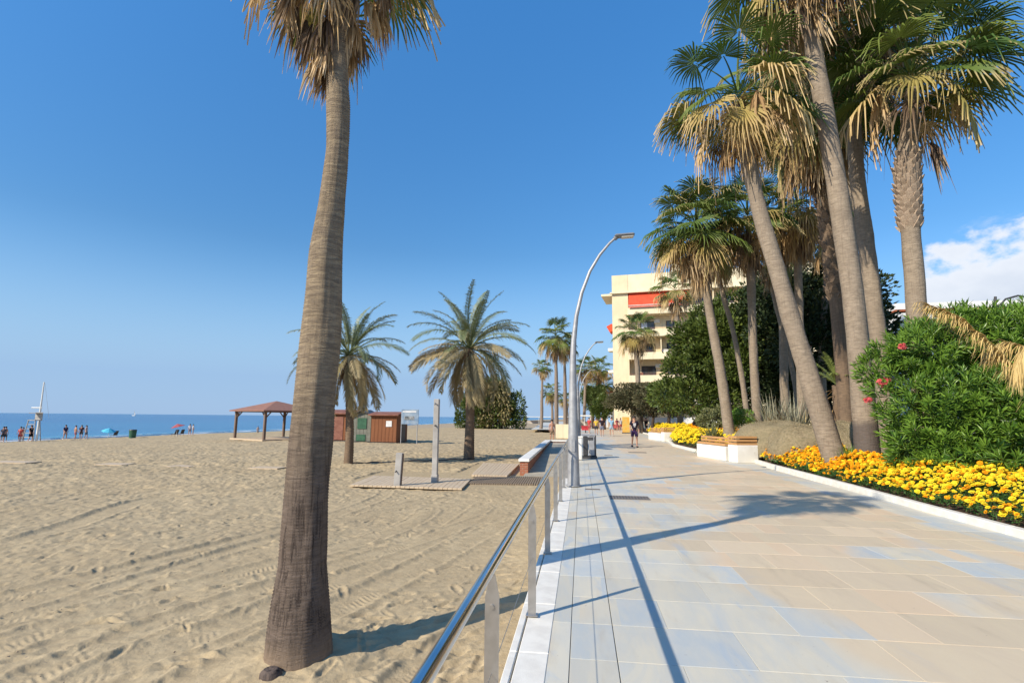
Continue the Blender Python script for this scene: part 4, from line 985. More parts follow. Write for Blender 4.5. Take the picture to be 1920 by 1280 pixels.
def date_palm(label, bpx, Y, hub, rad, R, n, seed, sag=0.0):
    B = at(bpx[0], bpx[1], Y); B[2] = -0.42; H = at(*hub, Y)
    t = thing('date_palm', label, 'palm tree', tuple(B), 0, 'date palms on the beach')
    P = [B + [0, 0, -0.3], B + [0, 0, 0.05], B + (H - B) * 0.35 + [0.05, 0, 0], B + (H - B) * 0.7, H + [0, 0, -0.25], H]
    V, Fq, path, rr, ss = trunk_geo(P, [rad * 1.35, rad * 1.2, rad, rad * 0.95, rad * 1.1, rad * .7], 18, 0.11, 0.018, 0.012, seed, B)
    put('trunk', mesh_np('trunk', [(V, Fq, 0, True)], [TRUNK_D]), t)
    stubs(t, path, rr, B, H[2] - 0.95, H[2] - 0.1, BOOTD, 46, 0.16, seed)
    r = np.random.default_rng(seed); c = H - B
    for k in range(n):
        u = k / (n - 1); e = DE[min(int(u ** 0.9 * 8), 7)]; az_ = k * 2.39996 + r.uniform(-.25, .25)
        me = DF[e][int(r.integers(2))]
        if e in DFY and r.random() < 0.4: me = DFY[e]
        s_ = R / 2.9 * r.uniform(0.88, 1.1)
        put('frond', me, t, (c[0] + .06 * math.cos(az_), c[1] + .06 * math.sin(az_), c[2] + 0.12 * (1 - u)), (r.normal(0, .25), r.normal(0, .06), az_), s_)
    for k in range(9):   # dry leaves hanging straight down
        az_ = k * 2.39996 + 1; put('dead_frond', SK[(-50, -68)[k % 2]][k % 3], t, (c[0], c[1], c[2] - 0.15), (0, 0, az_), 0.62 * R / 2.9)
date_palm('date palm on the open beach with a wide drooping crown, standing beside the wooden platform', (879, 861), 26.4, (880, 655), 0.22, 3.45, 60, 5)
date_palm('smaller date palm half hidden by the foreground trunk, in front of the brown huts', (653, 871), 22.3, (655, 668), 0.17, 2.8, 50, 9)

# ------------------------------------------------------------------ leafy masses
LEAF6 = (np.array([[0, 0, 0], [0.5, -0.26, 0.05], [1.0, 0, -0.04], [0.5, 0.26, 0.05]], float), np.array([[0, 1, 2], [0, 2, 3]]))
def blob_leaves(lobes, n, size, seed, up=0.25, shell=0.55, jitter=0.5, tpl=LEAF6):
    r = np.random.default_rng(seed); lobes = np.array(lobes, float)
    vol = (lobes[:, 3] * lobes[:, 4] * lobes[:, 5]) ** (2 / 3); pick = r.choice(len(lobes), n, p=vol / vol.sum())
    d = randdir(n, r); rad = shell + (1 - shell) * r.random(n) ** 0.6; rad *= 1 + 0.08 * r.normal(size=n)
    P = lobes[pick, :3] + d * rad[:, None] * lobes[pick, 3:6]
    D = d + jitter * randdir(n, r) + np.array([0, 0, up]); Rm = frames(D, r.uniform(0, 6.28, n))
    return scatter(tpl[0], tpl[1], P, Rm, size * r.uniform(0.6, 1.3, n))
def lobes_in(c, R, n, seed, lo=0.24, hi=0.42, flatbottom=True):
    r = np.random.default_rng(seed); out = []
    for k in range(n):
        d = randdir(1, r)[0]; d[2] = abs(d[2]) * (1 if r.random() < .75 else -0.35) if flatbottom else d[2]
        q = np.array(c) + d * np.array(R) * r.uniform(0.55, 0.86); s_ = r.uniform(lo, hi); out.append((*q, R[0] * s_, R[1] * s_, min(R[2], R[0]) * s_ * 0.85))
    out.append((*c, R[0] * .7, R[1] * .7, R[2] * .7)); return out
def tree(name, label, base, c, R, nl, nleaf, size, mat, seed, trunk_r=0.25, limbs=5, group=None, cat='tree', flat=True, extra=()):
    base = np.array(base); t = thing(name, label, cat, tuple(base), 0, group); cl = np.array(c) - base
    lb = lobes_in(cl, R, nl, seed, flatbottom=flat) + [tuple(np.array(q[:3]) - base) + tuple(q[3:]) for q in extra]; V, Fc = blob_leaves(lb, nleaf, size, seed)
    put('crown', mesh_np('crown', [(V, Fc, 0, False)], [mat]), t)
    m = MB(); fork = np.array([cl[0] * 0.5, cl[1] * 0.5, max(cl[2] - R[2] * 0.75, 0.8)])
    m.tube([(0, 0, -0.2), (fork * 0.5), fork], [trunk_r * 1.2, trunk_r, trunk_r * .85], 10)
    r = np.random.default_rng(seed)
    for k in range(limbs):
        e = lb[int(r.integers(len(lb)))][:3]; mid = (fork + np.array(e)) / 2 + r.normal(0, .2, 3); m.tube([fork - [0, 0, .1], mid, e], [trunk_r * .55, trunk_r * .35, trunk_r * .12], 7)
    m.put('trunk', TREEB, t); return t
GZ = 0.25
b_ = at(1287, 800, 40); b_[2] = GZ
tree('ficus_tree', 'big rounded dark green tree in front of the cream block', b_, at(1352, 680, 40), (3.5, 3.4, 4.5), 46, 46000, 0.26, FICUS, 31, 0.26, 7, extra=[(*at(1262, 742, 40), 1.5, 1.5, 1.3), (*at(1300, 745, 39), 1.7, 1.5, 1.3), (*at(1350, 750, 39), 1.7, 1.5, 1.2), (*at(1275, 695, 40), 1.3, 1.5, 1.2), (*at(1385, 740, 40), 1.5, 1.5, 1.4), (*at(1300, 640, 40), 1.5, 1.5, 1.5), (*at(1335, 600, 40), 1.5, 1.5, 1.4), (*at(1375, 575, 40), 1.4, 1.5, 1.3)])
b_ = at(1560, 770, 37); b_[2] = GZ
tree('shade_tree', 'broad tree with shade-darkened leaves filling the background behind the fan palms', b_, at(1528, 640, 38), (5.6, 4.2, 5.3), 50, 46000, 0.30, FICUS_SHADED, 33, 0.4, 7, flat=False)
b_ = at(1205, 806, 62); b_[2] = 0
tree('brownish_tree', 'low brownish round headed tree at the foot of the cream block', b_, at(1200, 752, 62), (3.7, 3.3, 2.1), 26, 16000, 0.24, BROWNL, 35, 0.16, 6)
b_ = at(1112, 800, 90); b_[2] = 0
tree('street_tree', 'far bright green tree between the lamp post and the cream block', b_, at(1113, 750, 90), (2.6, 2.6, 2.6), 20, 9000, 0.30, FARL, 39, 0.2, 5)
b_ = at(1134, 800, 80); b_[2] = 0
tree('street_tree', 'far darker green tree touching the left edge of the cream block', b_, at(1130, 768, 80), (1.9, 1.9, 1.9), 16, 6000, 0.28, FICUS, 43, 0.18, 5)
for k, (px, lab) in enumerate(((1222, 'thin tree trunk and crown just left of the white garden wall'), (1252, 'small tree in front of the white garden wall'))):
    b_ = at(px, 802, 56 - 4 * k); b_[2] = 0.1
    tree('street_tree', lab, b_, at(px + 6, 755 - 10 * k, 56 - 4 * k), (2.2, 2.2, 1.8), 16, 6500, 0.26, (BROWNL, FICUS)[k], 47 + k, 0.16, 4)

# clump on the beach far behind the date palm
Bc = at(920, 803, 96); Bc[2] = -0.45
t = thing('beach_thicket', 'dense clump of shrubs and palms on the beach behind the date palm', 'bush', tuple(Bc))
lb = lobes_in((0, 0, 3.4), (5.2, 4, 4.3), 34, 51, 0.22, 0.34) + [(-5.0, 0, 2.4, 1.5, 1.5, 2.3), (-5.4, 0, 1.2, 1.2, 1.5, 1.5), (5.2, 0, 1.6, 1.3, 1.5, 1.7), (4.7, 0, 3.6, 1.6, 1.5, 2.2), (0.0, 0, 6.2, 2.8, 2.2, 1.9), (-2.5, 0, 5.6, 1.7, 2.2, 1.7), (0, 0, 1.5, 5.4, 3.5, 1.6)]
V, Fc = blob_leaves(lb, 22000, 0.42, 52); V2, F2 = blob_leaves([(-1.5, -1.8, 4.6, 2.3, 1.2, 2.6), (1.6, -1.8, 5.2, 2.0, 1.2, 2.2), (-.5, -2, 2.4, 1.6, 1, 2), (2.6, -1.8, 3.0, 1.2, 1, 2)], 3200, 0.55, 53, up=-0.9)
V = V * [1, 1, 1.17]; V2 = V2 * [1, 1, 1.17]
put('foliage', mesh_np('foliage', [(V, Fc, 0, False), (V2, F2, 1, False)], [FICUS, mat_leaf('dry_gold_leaves', (0.30, 0.23, 0.10), (0.19, 0.17, 0.07), None, island=True, tr=0.1)]), t)
for k in range(5):
    MB().tube([(-2 + k, -0.5, -0.2), (-2.2 + k * 1.1, -0.6, 2.5), (-2.6 + k * 1.25, -.6, 5.5)], [0.25, 0.2, 0.16], 8).put('trunk', TREEB, t)

# oleander at the right edge
def oleander():
    base = np.array([10.2, 13.9, 0.25])
    t = thing('oleander_bush', 'large leafy green oleander at the right edge with a few red blossoms', 'bush', tuple(base))
    r = np.random.default_rng(61)
    lobes = []
    def L3(px, py, Y, rx, ry, rz):
        px += max(0, (1800 - px)) * 0.16; q = at(px, py, Y) - base; lobes.append((q[0], q[1], q[2], rx, ry, rz))
    for (px, py, Y, rx, ry, rz) in ((1680, 740, 13.9, .85, .8, .9), (1720, 660, 13.9, .75, .8, .65), (1770, 640, 14, .85, .9, .6), (1830, 630, 14, .8, .9, .55), (1880, 650, 13.6, .9, .9, .8), (1950, 660, 13.4, 1.0, 1, 1.0),
        (1722, 835, 14, .6, .8, .7), (1740, 780, 13.4, 1.0, 1.0, 1.0), (1820, 760, 13.2, 1.0, 1.0, 1.0), (1900, 780, 12.8, 1.0, 1.0, 1.1), (1980, 780, 12.8, 1.1, 1.1, 1.2), (1740, 850, 13.4, .9, .9, .6), (1830, 850, 12.9, 1.0, 1, .6), (1920, 860, 12.2, 1.0, .9, .6),
        (2060, 700, 13.5, 1.1, 1.2, 1.6), (1800, 700, 14.8, 1.6, 1.2, 1.7), (1930, 700, 14.8, 1.6, 1.2, 1.8), (1610, 694, 14.2, .42, .45, .36), (1650, 660, 14.2, .4, .5, .3), (1780, 605, 14.2, .38, .4, .35), (1850, 600, 14.2, .4, .4, .3)): L3(px, py, Y, rx, ry, rz)
    lobes = np.array(lobes)
    n = 3300; vol = (lobes[:, 3] * lobes[:, 4] * lobes[:, 5]) ** (2 / 3); pick = r.choice(len(lobes), n, p=vol / vol.sum()); d = randdir(n, r)
    P = lobes[pick, :3] + d * (0.72 + 0.33 * r.random(n))[:, None] * lobes[pick, 3:6]
    P[:, 2] = np.maximum(P[:, 2], 0.05)
    D = d * [1, 1, 0.6] + 0.3 * randdir(n, r) + [0, 0, 0.55]
    # rosette template: lance leaves round a shoot along +x
    tV, tF = [], []
    k = 0
    for i in range(13):
        a = i * 2.39996; u = i / 13; lean = 0.95 - 0.65 * u; ln = 0.20 - 0.03 * u; w_ = 0.0145; x0 = -0.08 + 0.14 * u
        dr = np.array([math.cos(lean), math.sin(lean) * math.cos(a), math.sin(lean) * math.sin(a)]); sd_ = np.array([0, -math.sin(a), math.cos(a)]); nn = np.cross(dr, sd_)
        o = np.array([x0, 0, 0]); mid = o + dr * ln * 0.5; tp_ = o + dr * ln - nn * 0.0 + np.array([-0.02, 0, 0])
        tV += [o, mid + sd_ * w_ + nn * .006, tp_, mid - sd_ * w_ + nn * .006, mid]; b = k * 5; tF += [[b, b + 1, b + 4], [b + 1, b + 2, b + 4], [b, b + 4, b + 3], [b + 4, b + 2, b + 3]]; k += 1
    V, Fc = scatter(np.array(tV), np.array(tF), P, frames(D, r.uniform(0, 6.28, n)), r.uniform(0.9, 1.65, n))
    put('foliage', mesh_np('foliage', [(V, Fc, 0, False)], [OLEA]), t)
    m = MB()
    for k in range(26):
        e = lobes[int(r.integers(len(lobes)))][:3]; s0 = np.array([r.uniform(-1.5, 1.8), r.uniform(-.8, .8), -0.1]); m.tube([s0, (s0 + e) / 2 + [0, 0, .2], e], [0.035, .025, .012], 6)
    m.put('stems', TREEB, t)
    # blossoms: clusters of five-petal flowers
    fV, fF = [], []
    for i in range(5):
        a = i * 2 * math.pi / 5; b = len(fV); fV += [(0, 0, 0), (0.028 * math.cos(a - .5), 0.028 * math.sin(a - .5), .008), (0.045 * math.cos(a), 0.045 * math.sin(a), .004), (0.028 * math.cos(a + .5), 0.028 * math.sin(a + .5), .008)]; fF += [[b, b + 1, b + 2], [b, b + 2, b + 3]]
    fV = np.array(fV)[:, [2, 0, 1]]
    for (px, py, Y, s_) in ((1693, 649, 13.0, .9), (1658, 713, 13.05, 1.3), (1648, 720, 13.1, 1.0), (1626, 750, 13.5, .75), (1631, 748, 13.6, .5)):
        q = at(px, py, Y) - base; nn = 16; dd = randdir(nn, r); V, Fc = scatter(fV, np.array(fF), q + dd * [0.085, .07, .06] * s_, frames(dd + [0, -.6, .3]), np.full(nn, 1.0))
        put('blossom', mesh_np('blossom', [(V, Fc, 0, False)], [PINK]), t)
oleander()

# dry date palm fronds reaching in from the right
def dry_palm():
    H = at(2075, 700, 10.2); base = H.copy(); base[2] = 0.25
    t = thing('dry_palm', 'dry palm at the right edge whose straw coloured fronds arch over the oleander', 'palm tree', tuple(base))
    V, Fq, path, rr, ss = trunk_geo([base + [0, 0, -.2], (base + H) / 2, H], [0.3, 0.27, 0.25], 16, 0.1, 0.02, 0.01, 4, base); put('trunk', mesh_np('trunk', [(V, Fq, 0, True)], [TRUNK_D]), t)
    r = np.random.default_rng(71)
    def fr(pxs, Ys, ll, nl, droop, w0=0.022):
        P = np.array([at(x, y, Y) for (x, y), Y in zip(pxs, Ys)]) - base
        seg = np.linspace(0, 1, len(P)); tt = np.linspace(0, 1, 30); pts = np.stack([np.interp(tt, seg, P[:, k]) for k in range(3)], -1)
        for _ in range(3): pts[1:-1] = (pts[:-2] + 2 * pts[1:-1] + pts[2:]) / 4
        m = MB(); m.tube(pts, np.linspace(w0, 0.004, 30), 6); V, Fq = [], []
        for k in range(nl):
            u = 0.12 + 0.86 * r.random(); i = min(int(u * 29), 28); q = pts[i] + (pts[i + 1] - pts[i]) * (u * 29 - i); tg = pts[i + 1] - pts[i]; tg /= np.linalg.norm(tg)
            sd_ = 1 if r.random() < .5 else -1; side = np.cross(tg, [0, 0, 1]); side /= np.linalg.norm(side)
            L_ = ll * (0.45 + 0.55 * math.sin(math.pi * min(u, .95))) * r.uniform(.6, 1.15); hv = tg * r.uniform(.6, 1.25) + side * sd_ * r.uniform(.05, .35) + np.array([0, 0, r.uniform(-.15, .25)])
            b = len(V); wv = np.cross(hv, [0, 0, 1]); wv /= np.linalg.norm(wv) + 1e-6; wd = 0.0085
            for s_, ww in ((0, .7), (.3, 1), (.65, .9), (1, .15)):
                c_ = q + hv * L_ * s_ * (1 - .35 * s_) + np.array([0, 0, -1]) * droop * L_ * s_ ** 1.8 + r.normal(0, .012, 3) * s_; V += [c_ - wv * wd * ww, c_ + wv * wd * ww]
            for i2 in range(3): Fq += [[b + 2 * i2, b + 2 * i2 + 1, b + 2 * i2 + 3, b + 2 * i2 + 2]]
        m.p.append((np.array(V), np.array(Fq), 0, False)); m.put('frond', DATED, t)
    fr([(2060, 760), (1960, 745), (1900, 690), (1850, 640), (1795, 592), (1735, 570)], [10.2, 10, 9.9, 9.8, 9.7, 9.6], 0.85, 560, 0.50)
    fr([(2060, 740), (1990, 700), (1935, 655), (1890, 640), (1860, 655)], [10.3, 10.2, 10.1, 10.1, 10], 0.7, 400, 0.6)
    fr([(2070, 720), (2000, 670), (1950, 645), (1918, 655), (1902, 690)], [10.2, 10, 9.8, 9.7, 9.6], 0.55, 330, 0.9)
    fr([(2080, 650), (2110, 560), (2180, 520), (2260, 560)], [10.2, 10.4, 10.8, 11], 0.6, 160, 0.7)
    fr([(2090, 680), (2180, 620), (2280, 640), (2340, 740)], [10.2, 9.8, 9.4, 9], 0.6, 160, 0.8)
dry_palm()

# ------------------------------------------------------------------ garden ground, kerb, marigolds
def kx(y):  # promenade-side edge of the flower bed: shallow scallops
    return np.interp(y, [-20, 5, 8.7, 11, 13.8, 17, 20.5, 21.7, 25.5, 28, 31, 34.5, 38, 45, 62, 80], [6.0, 6.1, 6.17, 6.2, 6.3, 6.38, 6.45, 6.6, 6.3, 5.75, 5.55, 5.5, 5.95, 6.75, 6.8, 6.9])
ysg = np.r_[np.linspace(-20, 60, 120), np.linspace(64, 120, 12)]; off = np.array([0.14, 0.5, 1.2, 2.2, 4, 8, 20, 60]); zz = np.array([0.04, 0.10, 0.20, 0.27, 0.28, 0.27, 0.2, 0.1])
Yg, Og = np.meshgrid(ysg, off, indexing='ij'); Xg = kx(Yg) + Og; Zg = np.broadcast_to(zz, Xg.shape) + 0.05 * vnoise(Xg, Yg, 8)
V = np.stack([Xg, Yg, Zg], -1).reshape(-1, 3); n = len(off); i = np.arange(len(ysg) - 1)[:, None] * n; j = np.arange(n - 1)[None, :]
Fq = np.stack([i + j, i + j + 1, i + n + j + 1, i + n + j], -1).reshape(-1, 4); mi = ((j + 0 * i) > 2).astype(int).ravel()
put('garden_ground', mesh_np('garden_ground', [(V, Fq[mi == 0], 0, True), (V, Fq[mi == 1], 1, True)], [SOIL, LAWN]), kind='structure')
ek = put('bed_kerb', None, kind='structure', label='curving white kerb edging the flower bed')
km = {}
yk = 4.0
while yk < 62:
    ln = 1.0 if yk < 30 else 4.0; a_, b2 = kx(yk), kx(yk + ln); ang = math.atan2(-(b2 - a_), ln); hl = math.hypot(ln, b2 - a_)
    key = round(hl, 2)
    if key not in km: km[key] = MB().box((0.07, 0, 0.0), (0.15, key - 0.006, 0.24), bev=0.012).mesh('kerb_stone', [KERB])
    put('kerb_stone', km[key], ek, ((a_ + b2) / 2, yk + ln / 2, 0.0), (0, 0, ang)); yk += ln
def marigolds():
    r = np.random.default_rng(81)
    # flower head: two rings of petals and a dome
    tV, tF = [], []
    for ring, (rad, z, m) in enumerate(((0.036, 0.0, 7), (0.024, 0.014, 6))):
        for i in range(m):
            a = i * 2 * math.pi / m + ring; b = len(tV); tV += [(0, 0, z - .004), (rad * math.cos(a - .5), rad * math.sin(a - .5), z), (rad * 1.15 * math.cos(a), rad * 1.15 * math.sin(a), z - .004), (rad * math.cos(a + .5), rad * math.sin(a + .5), z)]; tF += [[b, b + 1, b + 2], [b, b + 2, b + 3]]
    b = len(tV); tV += [(0, 0, .026)] + [(0.015 * math.cos(a), .015 * math.sin(a), .016) for a in np.arange(5) * 1.2566]; tF += [[b, b + 1 + i, b + 1 + (i + 1) % 5] for i in range(5)]
    tV = np.array(tV)[:, [2, 0, 1]]; tF = np.array(tF)
    def ground(o): return np.interp(o, off, zz)
    def height(y, o): return 0.22 + 0.24 * np.clip(o / 0.8, 0, 1) + 0.34 * np.clip((y - 19) / 4, 0, 1) * np.clip(o / 0.6, 0, 1)
    def field(n, y0, y1, wfun, hs):
        y = y0 + (y1 - y0) * r.random(n); o = 0.2 + (wfun(y) - 0.2) * r.random(n); clump = vnoise(y / 0.55 + 3, o / 0.5, 12) + 0.6 * vnoise(y / 0.22, o / 0.22, 13)
        return y, o, clump
    def width(y): return np.interp(y, [4, 9, 12, 14.5, 16.5, 20, 24, 30, 62], [2.6, 2.9, 2.5, 1.8, 1.3, 2.4, 3.0, 3.0, 2.0])
    # foliage
    n = 52000; yy = 5 + 12 * r.random(n) ** 1.0; yy2 = 17 + 42 * r.random(26000) ** 1.3
    y = np.r_[yy, yy2]; o = 0.16 + (width(y) - 0.1) * r.random(len(y)); H_ = height(y, o) * (0.85 + 0.6 * vnoise(y / .45, o / .4, 12))
    P = np.stack([kx(y) + o, y, ground(o) + H_ * (0.25 + 0.75 * r.random(len(y)) ** 0.5)], -1); sc = np.where(y < 17, 0.055, 0.10) * r.uniform(.7, 1.4, len(y))
    V, Fc = scatter(LEAF6[0] * [1, .55, 1], LEAF6[1], P, frames(randdir(len(y), r) + [0, 0, .5], r.uniform(0, 6, len(y))), sc)
    put('marigold_foliage', mesh_np('marigold_foliage', [(V, Fc, 0, False)], [MARIF]), kind='stuff', label='green marigold foliage filling the flower bed')
    # heads
    n1 = 11000; y = 5 + 20 * r.random(n1); y = np.r_[y, 25 + 34 * r.random(9000) ** 1.2]; o = 0.14 + (width(y) - 0.05) * r.random(len(y)) ** 0.85
    cl = vnoise(y / 0.9 + 3, o / 0.6, 15) + 0.5 * vnoise(y / .3, o / .3, 16); keep = cl > np.where(y > 18, -0.6, -0.34); y, o = y[keep], o[keep]
    H_ = height(y, o) * (0.9 + 0.6 * vnoise(y / .45, o / .4, 12)); P = np.stack([kx(y) + o, y, ground(o) + H_ + 0.02 + r.normal(0, .045, len(y))], -1)
    # edge flowers hang lower over the kerb
    Rm = frames(np.array([[0, 0, 1.0]]) + 0.5 * randdir(len(y), r) + [-0.35, -0.25, 0]); sc = np.where(y < 22, 1.0, 1.8) * r.uniform(0.55, 1.4, len(y))
    orange = ((y > 14.2 + 1.6 * vnoise(o * 3, y, 21)) & (y < 22 + 3 * vnoise(o * 2, y / 2, 22))) | ((y > 22) & (y < 40) & (o > 1.9 - 0.03 * (y - 22)))
    orange ^= (r.random(len(y)) < 0.26) & (y < 20)
    for msk, mt, nm, lb_ in ((~orange, MARIY, 'yellow_marigolds', 'bright yellow marigolds crowding the flower bed'), (orange, MARIO, 'orange_marigolds', 'orange marigolds around the palm trunks and the white bench')):
        V, Fc = scatter(tV, tF, P[msk], Rm[msk], sc[msk]); put(nm, mesh_np(nm, [(V, Fc, 0, False)], [mt]), kind='stuff', label=lb_)
marigolds()

# clipped mounds behind the flowers
def mat_hedge():
    b = NB('clipped_twiggy_hedge', 0.95, 0.05); t = b.tc(); n1 = b.noise(t, 14, 8, 0.78); n2 = b.noise(t, 1.5, 3)
    c = b.mix(b.rng(n1, 0.35, 0.65), (0.34, 0.27, 0.17), (0.20, 0.17, 0.10)); c = b.mix(b.rng(n2, 0.4, 0.65, 0, .5), c, (0.26, 0.22, 0.13)); b.base(c); b.bump(n1, 1.0, 0.04); return b.m
HEDGE = mat_hedge()
HTWIG = mat_leaf('hedge_twigs', (0.38, 0.30, 0.19), (0.24, 0.21, 0.12), None, tr=0.05, island=True, rough=0.9)
def mound(label, c, R, seed, sq=2.6):
    t = thing('clipped_shrub', label, 'bush', (c[0], c[1], GZ), 0, 'clipped twiggy mounds behind the flowers'); nu, nv = 56, 26
    u = np.linspace(0, 2 * np.pi, nu, endpoint=False); v_ = np.linspace(0, np.pi / 2, nv); U, W = np.meshgrid(u, v_)
    sp = lambda a, p: np.sign(a) * np.abs(a) ** p
    X = R[0] * sp(np.sin(W), 2 / sq) * sp(np.cos(U), 2 / sq); Y = R[1] * sp(np.sin(W), 2 / sq) * sp(np.sin(U), 2 / sq); Z = R[2] * sp(np.cos(W), 2 / sq)
    k = 1 + 0.05 * vnoise(U * 2.2 + seed, W * 3, seed) * 2; X, Y, Z = X * k, Y * k, Z * k - 0.05
    V = np.stack([X, Y, Z], -1).reshape(-1, 3); i = np.arange(nv - 1)[:, None] * nu; j = np.arange(nu)[None, :]; j2 = (j + 1) % nu
    Fq = np.stack([i + j, i + nu + j, i + nu + j2, i + j2], -1).reshape(-1, 4)
    put('clipped_surface', mesh_np('clipped_surface', [(V, Fq, 0, True)], [HEDGE]), t)
    r = np.random.default_rng(seed); n = 9000; q = V[r.integers(0, len(V), n)] + r.normal(0, [R[0] * .05, R[1] * .05, 0.02], (n, 3))
    nrm = q / (np.array(R) ** 2); Vt, Ft = scatter(LEAF6[0] * [1, .5, 1], LEAF6[1], q, frames(nrm / np.linalg.norm(nrm, axis=1)[:, None] + .9 * randdir(n, r), r.uniform(0, 6, n)), r.uniform(.03, .06, n))
    put('twigs', mesh_np('twigs', [(Vt, Ft, 0, False)], [HTWIG]), t)
q = at(1455, 800, 23); mound('long low clipped grey brown shrub, leftmost behind the orange flowers', (q[0], 23), (1.75, 1.4, 1.35), 3)
q = at(1500, 800, 20.5); mound('middle clipped grey brown shrub right behind the leaning trunk', (q[0], 20.6), (1.05, 1.0, 1.22), 4)
q = at(1585, 800, 20.5); mound('clipped grey brown shrub between the leaning trunk and the thick trunk', (q[0], 20.8), (0.95, 1.0, 1.35), 5)

# smaller planting
def tuft(name, label, px, py, Y, n, ln, wid, mat, seed, spread=0.8, ground=GZ, cat='plant', nsub=3):
    q = at(px, py, Y); r = np.random.default_rng(seed); V, Fq = [], []
    for k in range(n):
        a = r.uniform(0, 6.28); lean = abs(r.normal(0, spread)) * .6 + 0.05; L_ = ln * r.uniform(.6, 1.1); b = len(V); s0 = np.array([r.normal(0, .12), r.normal(0, .12), 0])
        for i in range(4):
            u = i / 3; th = lean * (0.5 + 0.8 * u); c_ = s0 + L_ * u * np.array([math.sin(th) * math.cos(a), math.sin(th) * math.sin(a), math.cos(th)]); w_ = wid * (1 - u ** 2 * .95); sd_ = np.array([-math.sin(a), math.cos(a), 0]); V += [c_ - sd_ * w_, c_ + sd_ * w_]
        for i in range(3): Fq += [[b + 2 * i, b + 2 * i + 1, b + 2 * i + 3, b + 2 * i + 2]]
    t = thing(name, label, cat, (q[0], Y, ground)); put('leaves', mesh_np('leaves', [(np.array(V), np.array(Fq), 0, False)], [mat]), t); MB().tube([(0, 0, -.1), (0, 0, .1)], .08, 8).put('root_crown', TREEB, t)
tuft('sword_plant', 'spiky grey green sword leaved plant, left one behind the clipped shrub', 1450, 770, 26, 190, 2.6, .035, SWORD, 1, 1.1)
tuft('sword_plant', 'spiky grey green sword leaved plant, right one beside the leaning trunk', 1488, 770, 25.5, 190, 2.6, .035, SWORD, 2, 1.1)
tuft('sword_plant', 'low dull green spiky plant at the left foot of the knobbly middle palm', 1335, 785, 27.5, 120, 1.3, .05, OLIVEL, 3, 1.2)
tuft('grass_tuft', 'bright green grassy tuft between the bases of the leaning palm and the thick palm', 1592, 845, 16.6, 220, 0.62, .012, LIME, 4, 0.9, ground=0.33)
def bush(label, px, py, Y, R, n, size, mat, seed, ground=GZ):
    q = at(px, py, Y); t = thing('garden_bush', label, 'bush', (q[0], Y, ground)); lb_ = lobes_in((0, 0, R[2] * .8), R, 14, seed); V, Fc = blob_leaves(lb_, n, size, seed)
    put('foliage', mesh_np('foliage', [(V, Fc, 0, False)], [mat]), t); MB().tube([(0, 0, -.1), (0, 0, R[2])], [.06, .03], 7).put('stem', TREEB, t)
bush('lime green bush between the knobbly palm and the slim curved palm', 1385, 765, 28, (.75, .6, 1.1), 3500, .12, LIME, 91)
bush('olive green shrub under the big round tree', 1340, 765, 31, (1.2, 1.0, 1.2), 5000, .14, OLIVEL, 92)
bush('low yellow green bush just left of the thick trunk base', 1592, 785, 21.8, (.7, .5, .75), 2600, .09, LIME, 93)
bush('small green bush filling the gap below the dark shade tree', 1440, 775, 29, (1.2, .8, .9), 3500, .13, FICUS, 94)
bush('leafy green bush at the far right behind the oleander', 1890, 640, 17, (1.6, 1.2, 2.0), 9000, .13, FARL, 95)
# young lime date palm with dead skirt
Yq = 24; q = at(1568, 700, Yq); t = thing('young_palm', 'young lime green palm with straw coloured old leaves between the two big trunks', 'palm tree', (q[0], Yq, GZ))
hubz = at(1568, 722, Yq)[2] - GZ
V, Fq, *_r = trunk_geo([(q[0], Yq, GZ - .1), (q[0], Yq, GZ + hubz * .5), (q[0], Yq, GZ + hubz)], [.26, .24, .2], 12, .1, .02, .01, 4, (q[0], Yq, GZ)); put('trunk', mesh_np('trunk', [(V, Fq, 0, True)], [TRUNK_D]), t)
yf = [fmesh('frond', date_frond(math.radians(e), 1.7, .7, seed=e, nl=30, ll=.34), YOUNGP) for e in (80, 62, 45, 30)]
for k in range(16): put('frond', yf[k % 4], t, (0, 0, hubz), (0, 0, k * 2.4), rng.uniform(.8, 1.05))
for k in range(16): put('dead_frond', SK[(5, -25, -50, -68)[k % 4]][(0, 2)[k % 2]], t, (0, 0, hubz - .1 - .03 * k), (0, 0, k * 2.4), .85)
tuft('sword_plant', 'pile of straw coloured dead leaves left of the leaning trunk', 1510, 745, 27, 90, 1.9, .05, DATED, 8, 0.9)

# ------------------------------------------------------------------ benches
def bench(label, p, ang, L_=3.1):
    t = thing('planter_bench', label, 'bench', (p[0], p[1], 0), ang, 'white benches with wooden slats beside the flower bed')
    # local: near end at y=0, runs along +y, depth along +x
    MB().box((0.42, L_ / 2 + .3, 0.28), (0.72, L_ - .62, 0.56), bev=0.015).put('seat_block', WHITEP, t)
    MB().box((0.46, 0.0, 0.33), (0.86, 0.66, 0.66), bev=0.015).put('end_block', WHITEP, t)
    for k in range(3):
        z = 0.70 + k * 0.125
        sl = MB(); sl.box((0.46, 0, z), (0.86, 0.62, 0.085), bev=0.01); sl.put('slat', SLATW, t)
    for k in range(3):
        sl = MB(); sl.box((0.30 + 0 * k, L_ / 2 + .34, 0.62 + k * 0.125), (0.42 if k == 0 else 0.06, L_ - .70, 0.09), bev=0.01); sl.put('slat', SLATW, t)
    for k in (0, 1, 2): MB().box((0.60, 0.8 + k * (L_ - 1.2) / 2, 0.74), (0.05, 0.06, 0.42)).put('bracket', DARK, t)
bench('nearer white block bench with wooden slats beside the orange flowers', (5.75, 21.9), math.radians(14))
bench('farther white block bench beyond the yellow flowers', (5.9, 41.0), math.radians(10), 3.6)

